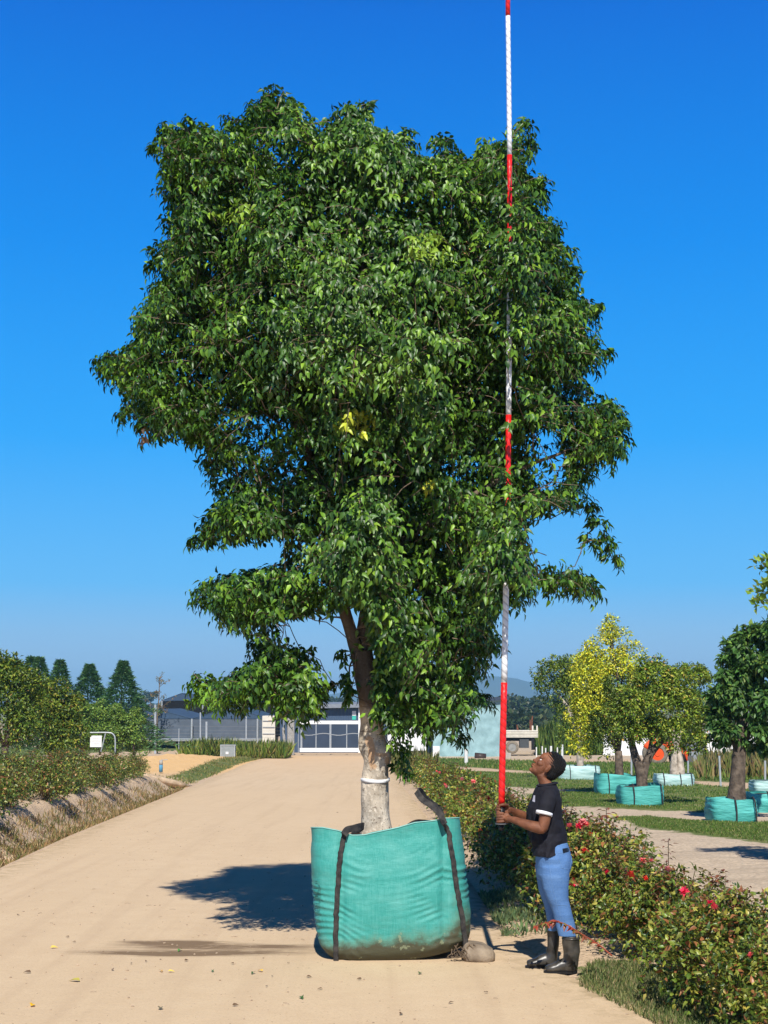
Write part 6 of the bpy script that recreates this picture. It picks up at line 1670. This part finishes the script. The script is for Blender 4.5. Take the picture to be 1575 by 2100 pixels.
# tractor
Dq = 92.
def qp(px, py): return P2(px, py, Dq)
M_or = mat('orange_paint', (.75, .085, .015), .4, .08); zg = h1(qp(1350, 0)[0], Dq)
trac = thing('tractor', 'orange tractor with a loader, half hidden behind the forked tree', 'tractor', (qp(1372, 0)[0], Dq, zg))
wheel(qp(1347, 0)[0], Dq, zg + .62, .62, .36, trac, M_tyre2, M_or); wheel(qp(1347, 0)[0], Dq + 1.5, zg + .62, .62, .36, trac, M_tyre2, M_or)
wheel(qp(1392, 0)[0], Dq + .1, zg + .36, .36, .24, trac, M_tyre, M_or); wheel(qp(1392, 0)[0], Dq + 1.4, zg + .36, .36, .24, trac, M_tyre, M_or)
mb = MB(); mb.smooth = True
fx0 = qp(1347, 0)[0]
mb.tube([(fx0 + .72 * math.cos(a), Dq, zg + .62 + .72 * math.sin(a)) for a in np.linspace(.3, 2.7, 12)], [(.04, .2)] * 12, 8); mb.build('fender', M_or, trac)
mb = MB(); slabx(mb, qp(1362, 0)[0], qp(1402, 0)[0], zg + .75, zg + 1.25, Dq + .4, .7); mb.build('bonnet', M_or, trac)
mb = MB(); slabx(mb, qp(1350, 0)[0], qp(1400, 0)[0], zg + .45, zg + .72, Dq + .45, .6); mb.build('chassis', M_black, trac)
mb = MB(); slabx(mb, qp(1352, 0)[0], qp(1362, 0)[0], zg + .9, zg + 1.35, Dq + .45, .5); mb.build('seat', M_black, trac)
for dy in (.1, 1.4):
    mb = MB(); mb.tube([(qp(1358, 0)[0], Dq + dy, zg + .7), (qp(1358, 0)[0], Dq + dy, zg + 2.0)], .04, 6); mb.build('roll_bar', M_black, trac)
    mb = MB(); mb.tube([(qp(1372, 0)[0], Dq + dy - .15, zg + 1.15), (qp(1395, 0)[0], Dq + dy - .15, zg + 1.28), (qp(1403, 0)[0], Dq + dy - .15, zg + .85), (qp(1410, 0)[0], Dq + dy - .15, zg + .25)], .11, 8); mb.build('loader_arm', M_or, trac)
mb = MB(); slabx(mb, qp(1408, 0)[0], qp(1420, 0)[0], zg + .05, zg + .5, Dq - .2, 1.9); mb.build('bucket', mat('bucket_steel', (.10, .10, .10), .5), trac)
# sheds at the right
boxthing('grey_silo_shed', 'ribbed grey metal shed behind the twin-stemmed tree', 'shed', 1414, 1447, 1487, 1548, 100, 6, corr('ribbed_grey_metal', (.22, .25, .27), 26), None, None)
boxthing('white_tunnel', 'low white building glimpsed behind the dark tree at the right', 'building', 1447, 1640, 1492, 1545, 104, 8, M_whitewall, 1500, None)
boxthing('white_tunnel', 'low white building glimpsed between forked tree and yard', 'building', 1236, 1330, 1506, 1541, 128, 5, M_whitewall, 1504, None)

# fence posts, each a thing
M_post = mat('white_post_paint', (.68, .67, .64), .7, .12, 8)
def post(px, yt, yb, D, r, m_, label, grp, lean=0):
    a = P2(px + lean, yt, D); b_ = P2(px, yb, D); mb = MB(); mb.tube([(b_[0], D, min(b_[1], h1(b_[0], D)) - .05), (a[0], D, a[1])], r, 8)
    tag(mb.build('fence_post', m_, None), label, 'post', grp)
G_ = 'white posts right of the road'
post(860, 1528, 1584, 84, .055, M_post, 'leaning white post right of the trunk, left one of the crossing pair', G_, -7)
post(864, 1527, 1578, 84.5, .05, M_post, 'leaning white post right of the trunk, right one of the crossing pair', G_, 3)
post(956, 1536, 1571, 91, .11, M_post, 'thick white post in the grass before the pale blue wall', G_)
post(1130, 1530, 1556, 100, .07, M_post, 'white post just left above the person\'s head', G_)
post(1153, 1527, 1575, 85, .065, M_post, 'white post just right above the person\'s head', G_)
for k, (px, yt, yb, D) in enumerate(((1100, 1532, 1548, 122), (1112, 1530, 1548, 122), (1119, 1534, 1547, 121), (1143, 1532, 1549, 120))):
    post(px, yt, yb, D, .05, M_post, 'thin pale stake before the reeds, %s from the truck' % ordn[k], 'thin stakes before the reeds')
for k, (px, yt, yb, D, lb) in enumerate(((1295, 1548, 1592, 60, 'between the shaded bag and the forked tree'), (1478, 1550, 1609, 53, 'left of the dark tree trunk'), (1411, 1560, 1585, 62, 'behind the pale bag of the twin stems'), (1569, 1560, 1608, 53, 'at the right edge of the photo'))):
    post(px, yt, yb, D, .035, M_steel, 'thin grey steel fence post ' + lb, 'thin steel posts on the right', -3 if k == 1 else 0)
for k, (px, yt, yb, D, r, lb) in enumerate(((318.5, 1445, 1524, 128, .09, 'tall pale blue-grey pole in front of the left net house'), (411, 1461, 1524, 130, .06, 'thin steel pole right of the net house corner'), (423.5, 1480, 1516, 130, .09, 'short thick white post among the fence poles'), (505, 1468, 1515, 130, .06, 'thin steel pole in front of the second net house'), (323, 1486, 1515, 131, .05, 'short dark post beside the tall pale pole'), (367, 1494, 1514, 131, .035, 'small thin post midway along the left net house'))):
    post(px, yt, yb, D, r, M_steel if k != 4 else M_netblack, lb, 'poles by the net houses')
wf = thing('wire_fence', 'low horizontal wires of the fence before the net houses', 'fence', (P2(420, 0, 130)[0], 130, h1(P2(420, 0, 130)[0], 130)))
for py in (1488, 1496, 1503, 1510):
    mb = MB(); a = P2(285, py, 130); b_ = P2(575, py + 3, 130); mb.tube([(a[0], 130, a[1]), (b_[0], 130, b_[1])], .006, 4); mb.build('wire', M_rim, wf)
# sparse young tree behind the net house
M_tw = M_twig
r0_ = at(322, 1530, 150); sp_ = thing('sparse_tree', 'thin nearly bare young tree with few brownish leaves by the net house', 'tree', (r0_.x, 146, h1(r0_.x, 146)))
mb = MB(); trunk_p = [at(320, 1530, 146), at(322, 1480, 146), at(326, 1430, 146), at(327, 1395, 146)]
mb.tube(trunk_p, [.09, .07, .05, .03], 6); exP = []
for k in range(26):
    u = random.uniform(.35, 1); i_ = int(u * 2.99); a = trunk_p[i_].lerp(trunk_p[i_ + 1], u * 3 - i_)
    d = Vector((random.uniform(-1, 1.2), random.uniform(-1, 1), random.uniform(-.1, 1.1))) * random.uniform(.5, 1.1) * (1.4 if u < .6 else 1)
    mb.tube([a, a + d * .5 + Vector((0, 0, .1)), a + d], [.03, .02, .012], 4, False)
    for _ in range(16): exP.append(a + d * random.uniform(.4, 1.1) + Vector(rdir(1)[0]) * .12)
mb.build('trunk', M_tw, sp_); n_ = len(exP)
link('crown', leaves_mesh('crown', np.array([tuple(p) for p in exP]), rdir(n_), rdir(n_), np.full(n_, .16), np.full(n_, .1), pal(n_, [(.30, .20, .08), (.16, .15, .05), (.10, .12, .04)], [3, 2, 1]), 0), M_leaf2, sp_)

# ---- small things on the left bank
Ds = 47.
def sp(px, py): return at(px, py, Ds)
sign = thing('sign_board', 'white notice board hung in a bent grey tube frame before the conifers', 'sign', tuple(sp(205, 1545)))
mb = MB(); mb.smooth = True
fr = smoothpts([sp(165, 1545), sp(163, 1512), sp(172, 1503), sp(190, 1502.5), sp(222, 1502.5), sp(232, 1506), sp(236, 1516), sp(236, 1545)], 6); mb.tube(fr, .022, 8); mb.build('tube_frame', M_steel, sign)
mb = MB(); mb.tube([sp(216.5, 1504), sp(207, 1541)], .018, 8); mb.build('brace', M_steel, sign)
a, b_ = sp(185.5, 1508.5), sp(208.5, 1532); mb = MB(); slabx(mb, a.x, b_.x, b_.z, a.z, Ds - .03, .02); bd = mb.build('board', M_wpaint, sign)
mb = MB()
for k in range(5):
    z_ = a.z - (a.z - b_.z) * (.25 + k * .14); mb_w = .10 + .03 * ((k * 7) % 3); slabx(mb, (a.x + b_.x) / 2 - mb_w, (a.x + b_.x) / 2 + mb_w, z_ - .003, z_ + .003, Ds - .034, .003)
mb.build('faint_text_lines', mat('faded_text', (.55, .5, .55), .8), bd)
post(160, 1508, 1548, 46.5, .09, mat('old_wood_post', (.20, .19, .14), .9, .3, 8), 'weathered wooden post left of the white notice board', 'old posts on the left bank')
Dv = 51.5; vc = at(316, 1617, Dv); vz = h1(vc.x, Dv)
mb = MB(); mb.smooth = True
nn_ = 24; vs = []
for rr, yy in ((.125, 0), (.17, 0), (.17, 1.2), (.125, 1.2)):
    for k in range(nn_): q = 2 * math.pi * k / nn_; vs.append((vc.x + rr * math.cos(q), Dv + yy, vc.z + .0 + rr * math.sin(q)))
mb.add(vs, [(i * nn_ + k, i * nn_ + (k + 1) % nn_, ((i + 1) % 4) * nn_ + (k + 1) % nn_, ((i + 1) % 4) * nn_ + k) for i in range(4) for k in range(nn_)])
tag(mb.build('culvert_pipe', M_conc, None), 'round concrete culvert pipe mouth in the ditch left of the road', 'pipe')
mb = MB(); mb.smooth = True
mb.tube([at(255, 1590, 51), at(285, 1594, 51.6), at(320, 1602, 52.3), at(355, 1610, 53), at(385, 1615, 53.5)], [(.12, .3), (.16, .34), (.18, .4), (.15, .4), (.08, .3)], 12)
tag(mb.build('sand_ridge', m_sandridge if 'm_sandridge' in globals() else mat('ridge_sand', (.46, .33, .20), .95, .2, 4, .8, 16, col2=(.58, .43, .28)), None), 'low sandy crossing over the culvert pipe', 'earth bank', kind='structure')
Dm = 108.
bx0 = thing('meter_box', 'grey steel utility box standing at the corner of the sand heap', 'utility box', tuple(at(467, 1549, Dm)))
a, b_ = at(452, 1529, Dm), at(482, 1552, Dm); mb = MB(); slabx(mb, a.x, b_.x, b_.z - .3, a.z, Dm, .5); mb.build('cabinet', mat('grey_cabinet', (.24, .27, .28), .5, .1), bx0)
mb = MB(); slabx(mb, a.x - .03, b_.x + .03, a.z, a.z + .05, Dm - .04, .58); mb.build('lid', M_steel, bx0)
for k in (0, 1):
    mb = MB(); x = a.x + .03 if k == 0 else b_.x - .03; slabx(mb, x - .03, x + .03, b_.z - .2, a.z - .02, Dm - .03, .03); mb.build('frame_edge', M_steel, bx0)
mb = MB(); slabx(mb, a.x + .38, a.x + .56, b_.z + .18, b_.z + .34, Dm - .03, .025); mb.build('white_label', M_wpaint, bx0)
Dk = 62.; bo = thing('marker_bollard', 'small grey and blue marker bollard on the orange sand heap', 'bollard', tuple(at(330, 1578, Dk)))
a = at(330, 1578, Dk); mb = MB(); mb.smooth = True; mb.tube([a + Vector((0, 0, -.1)), a + Vector((0, 0, .18))], .075, 10); mb.build('blue_base', mat('faded_blue', (.08, .25, .38), .6), bo)
mb = MB(); mb.smooth = True; mb.tube([a + Vector((0, 0, .18)), a + Vector((0, 0, .36))], .07, 10); mb.build('grey_top', M_conc, bo)
mb = MB(); mb.tube([a + Vector((0, 0, .37)), a + Vector((.26, 0, .38))], .015, 5); mb.build('cap_bar', M_steel, bo)

# ---- reeds, far trees, hills
def far_pts(n, px0, px1, D0, D1): 
    out = []
    for _ in range(n):
        D = random.uniform(D0, D1); x = P2(random.uniform(px0, px1), 0, D)[0]; out.append((x, D))
    xy = np.array(out); return np.column_stack([xy, H(xy[:, 0], xy[:, 1])])
P9 = far_pts(9000, 1100, 1240, 128, 140)
blades('reeds', P9, 2.3, .16, [(.07, .13, .02), (.12, .19, .03), (.20, .25, .05)], [3, 4, 2], 'tall green reeds growing behind the thin stakes', .35)
def wood(name, label, px0, px1, D0, D1, top_fn, n, L, cols, wts, zb=None, r=2.6):
    bl_ = []
    for _ in range(n):
        D = random.uniform(D0, D1); px = random.uniform(px0, px1); tz = P2(0, top_fn(px) + random.uniform(-1.5, 6), D)[1]; x = P2(px, 0, D)[0]; gz_ = h1(x, D)
        if tz < gz_ + 1.5: tz = gz_ + 1.5
        k = max(1, int((tz - gz_) / (r * .9)))
        for j in range(k):
            rr = r * random.uniform(.7, 1.1); bl_.append(((x + random.uniform(-1, 1), D, gz_ + (tz - gz_) * (j + .6) / k - rr * .3 * (j == k - 1)), (rr, rr, rr * .85)))
    data = foliage(bl_, int(len(bl_) * 170), L, cols, wts, .1, 0, lump=.5, updir=.5, ratio=.8)
    return tag(link(name, leaves_mesh(name, *data, 0), M_leaf2), label, 'woodland', kind='stuff')
FC = [(.022, .040, .014), (.040, .066, .022), (.070, .095, .035), (.10, .115, .05)]
wood('woodland', 'dark green wooded hillside beyond the truck', 930, 1330, 380, 470, lambda px: float(np.interp(px, [930, 1045, 1060, 1100, 1150, 1190, 1330], [1450, 1436, 1432, 1434, 1437, 1440, 1452])), 95, 1.3, FC, [4, 4, 2, 1], r=3.4)
wood('woodland', 'lower dark trees at the foot of the wooded hillside', 1000, 1300, 240, 300, lambda px: 1468 + 6 * math.sin(px * .06), 50, 1.0, FC, [4, 4, 2, 1], r=2.2)
for k, (px, py, D, s_, lb) in enumerate(((296, 1430, 700, 14, 'rounded far tree on the horizon, left one beside the net house peak'), (309, 1427, 690, 13, 'rounded far tree on the horizon, taller one beside the net house peak'), (288, 1440, 690, 10, 'small low far tree on the horizon at the tip of the conifers'), (652, 1438, 720, 10, 'tiny far tree above the warehouse roof, left one'), (674, 1436, 720, 11, 'tiny far tree above the warehouse roof, middle one'), (697, 1438, 720, 10, 'tiny far tree above the warehouse roof, right one'))):
    q = at(px, py, D); r_ = s_ / (F / D) / 1.6; root = thing('far_tree', lb, 'tree', (q.x, D, h1(q.x, D)), 0, 'far trees on the horizon')
    mb = MB(); mb.tube([(q.x, D, h1(q.x, D) - .2), (q.x, D, q.z + r_)], .3, 5); mb.build('trunk', M_trunk, root)
    link('crown', fol_mesh('crown', foliage([((q.x + dx * r_, D, q.z - (k_ % 2) * r_ * .6), (r_ * .8, r_ * .8, r_ * .7)) for k_, dx in enumerate((-.8, 0, .9))], 700, .9, FC, [3, 4, 2, 1], ratio=.8)), M_leaf2, root)
wood('woodland', 'dark line of far trees on the left horizon', -60, 420, 800, 900, lambda px: 1446 + 1.5 * math.sin(px * .2), 40, 1.6, FC, [4, 4, 2, 1], r=3.0)
# distant mountain range
def hill(name, label, D, pts, m_, dep=900):
    mb = MB(); mb.smooth = True; n_ = 160; xs = np.linspace(pts[0][0], pts[-1][0], n_); rows_ = 9; vs = []
    for j in range(rows_):
        v = j / (rows_ - 1); f_ = math.sin(v * math.pi / 2 if v < .5 else math.pi / 2) if j < 5 else math.cos((v - .5) * math.pi)
        f_ = [0, .35, .65, .88, 1, .85, .6, .3, 0][j]
        for x in xs:
            py = float(np.interp(x, [p[0] for p in pts], [p[1] for p in pts])); q = at(x, py, D); px_ = q.x
            z = -20 + (q.z + 20) * f_ * (1 + .0) + 14 * f_ * (1 - f_) * math.sin(x * .07 + j) + (q.z * .06) * mnoise.noise(Vector((x * .03, j * .5, 3))) * f_
            vs.append((px_, D + (v - .5) * dep, z))
    mb.add(vs, [(j * n_ + i, j * n_ + i + 1, (j + 1) * n_ + i + 1, (j + 1) * n_ + i) for j in range(rows_ - 1) for i in range(n_ - 1)])
    return tag(mb.build(name, m_, None), label, 'mountain', kind='structure')
M_mt = mat('mountain_scrub', (.07, .08, .06), .95, .2, .004)
hill('mountain', 'faint blue mountain range on the horizon right of the tree', 4200, [(-400, 1447), (300, 1444), (640, 1430), (700, 1420), (800, 1405), (880, 1388), (940, 1384), (1000, 1386), (1050, 1390), (1100, 1400), (1200, 1412), (1350, 1425), (1600, 1436), (1900, 1447)], M_mt)

# ---- the air
hz = MB(); hz.box((0, 2450, 42), (5200, 5300, 104))
m = bpy.data.materials.new('haze_air'); m.use_nodes = True; t = m.node_tree; t.nodes.clear()
pv = t.nodes.new('ShaderNodeVolumePrincipled'); oo = t.nodes.new('ShaderNodeOutputMaterial'); t.links.new(pv.outputs[0], oo.inputs['Volume'])
pv.inputs['Color'].default_value = (.36, .72, 1, 1); pv.inputs['Density'].default_value = .00026; pv.inputs['Anisotropy'].default_value = 0
tag(hz.build('haze', m, None), 'thin blue haze in the air', 'haze', kind='stuff')
print('t objects', len(bpy.data.objects))
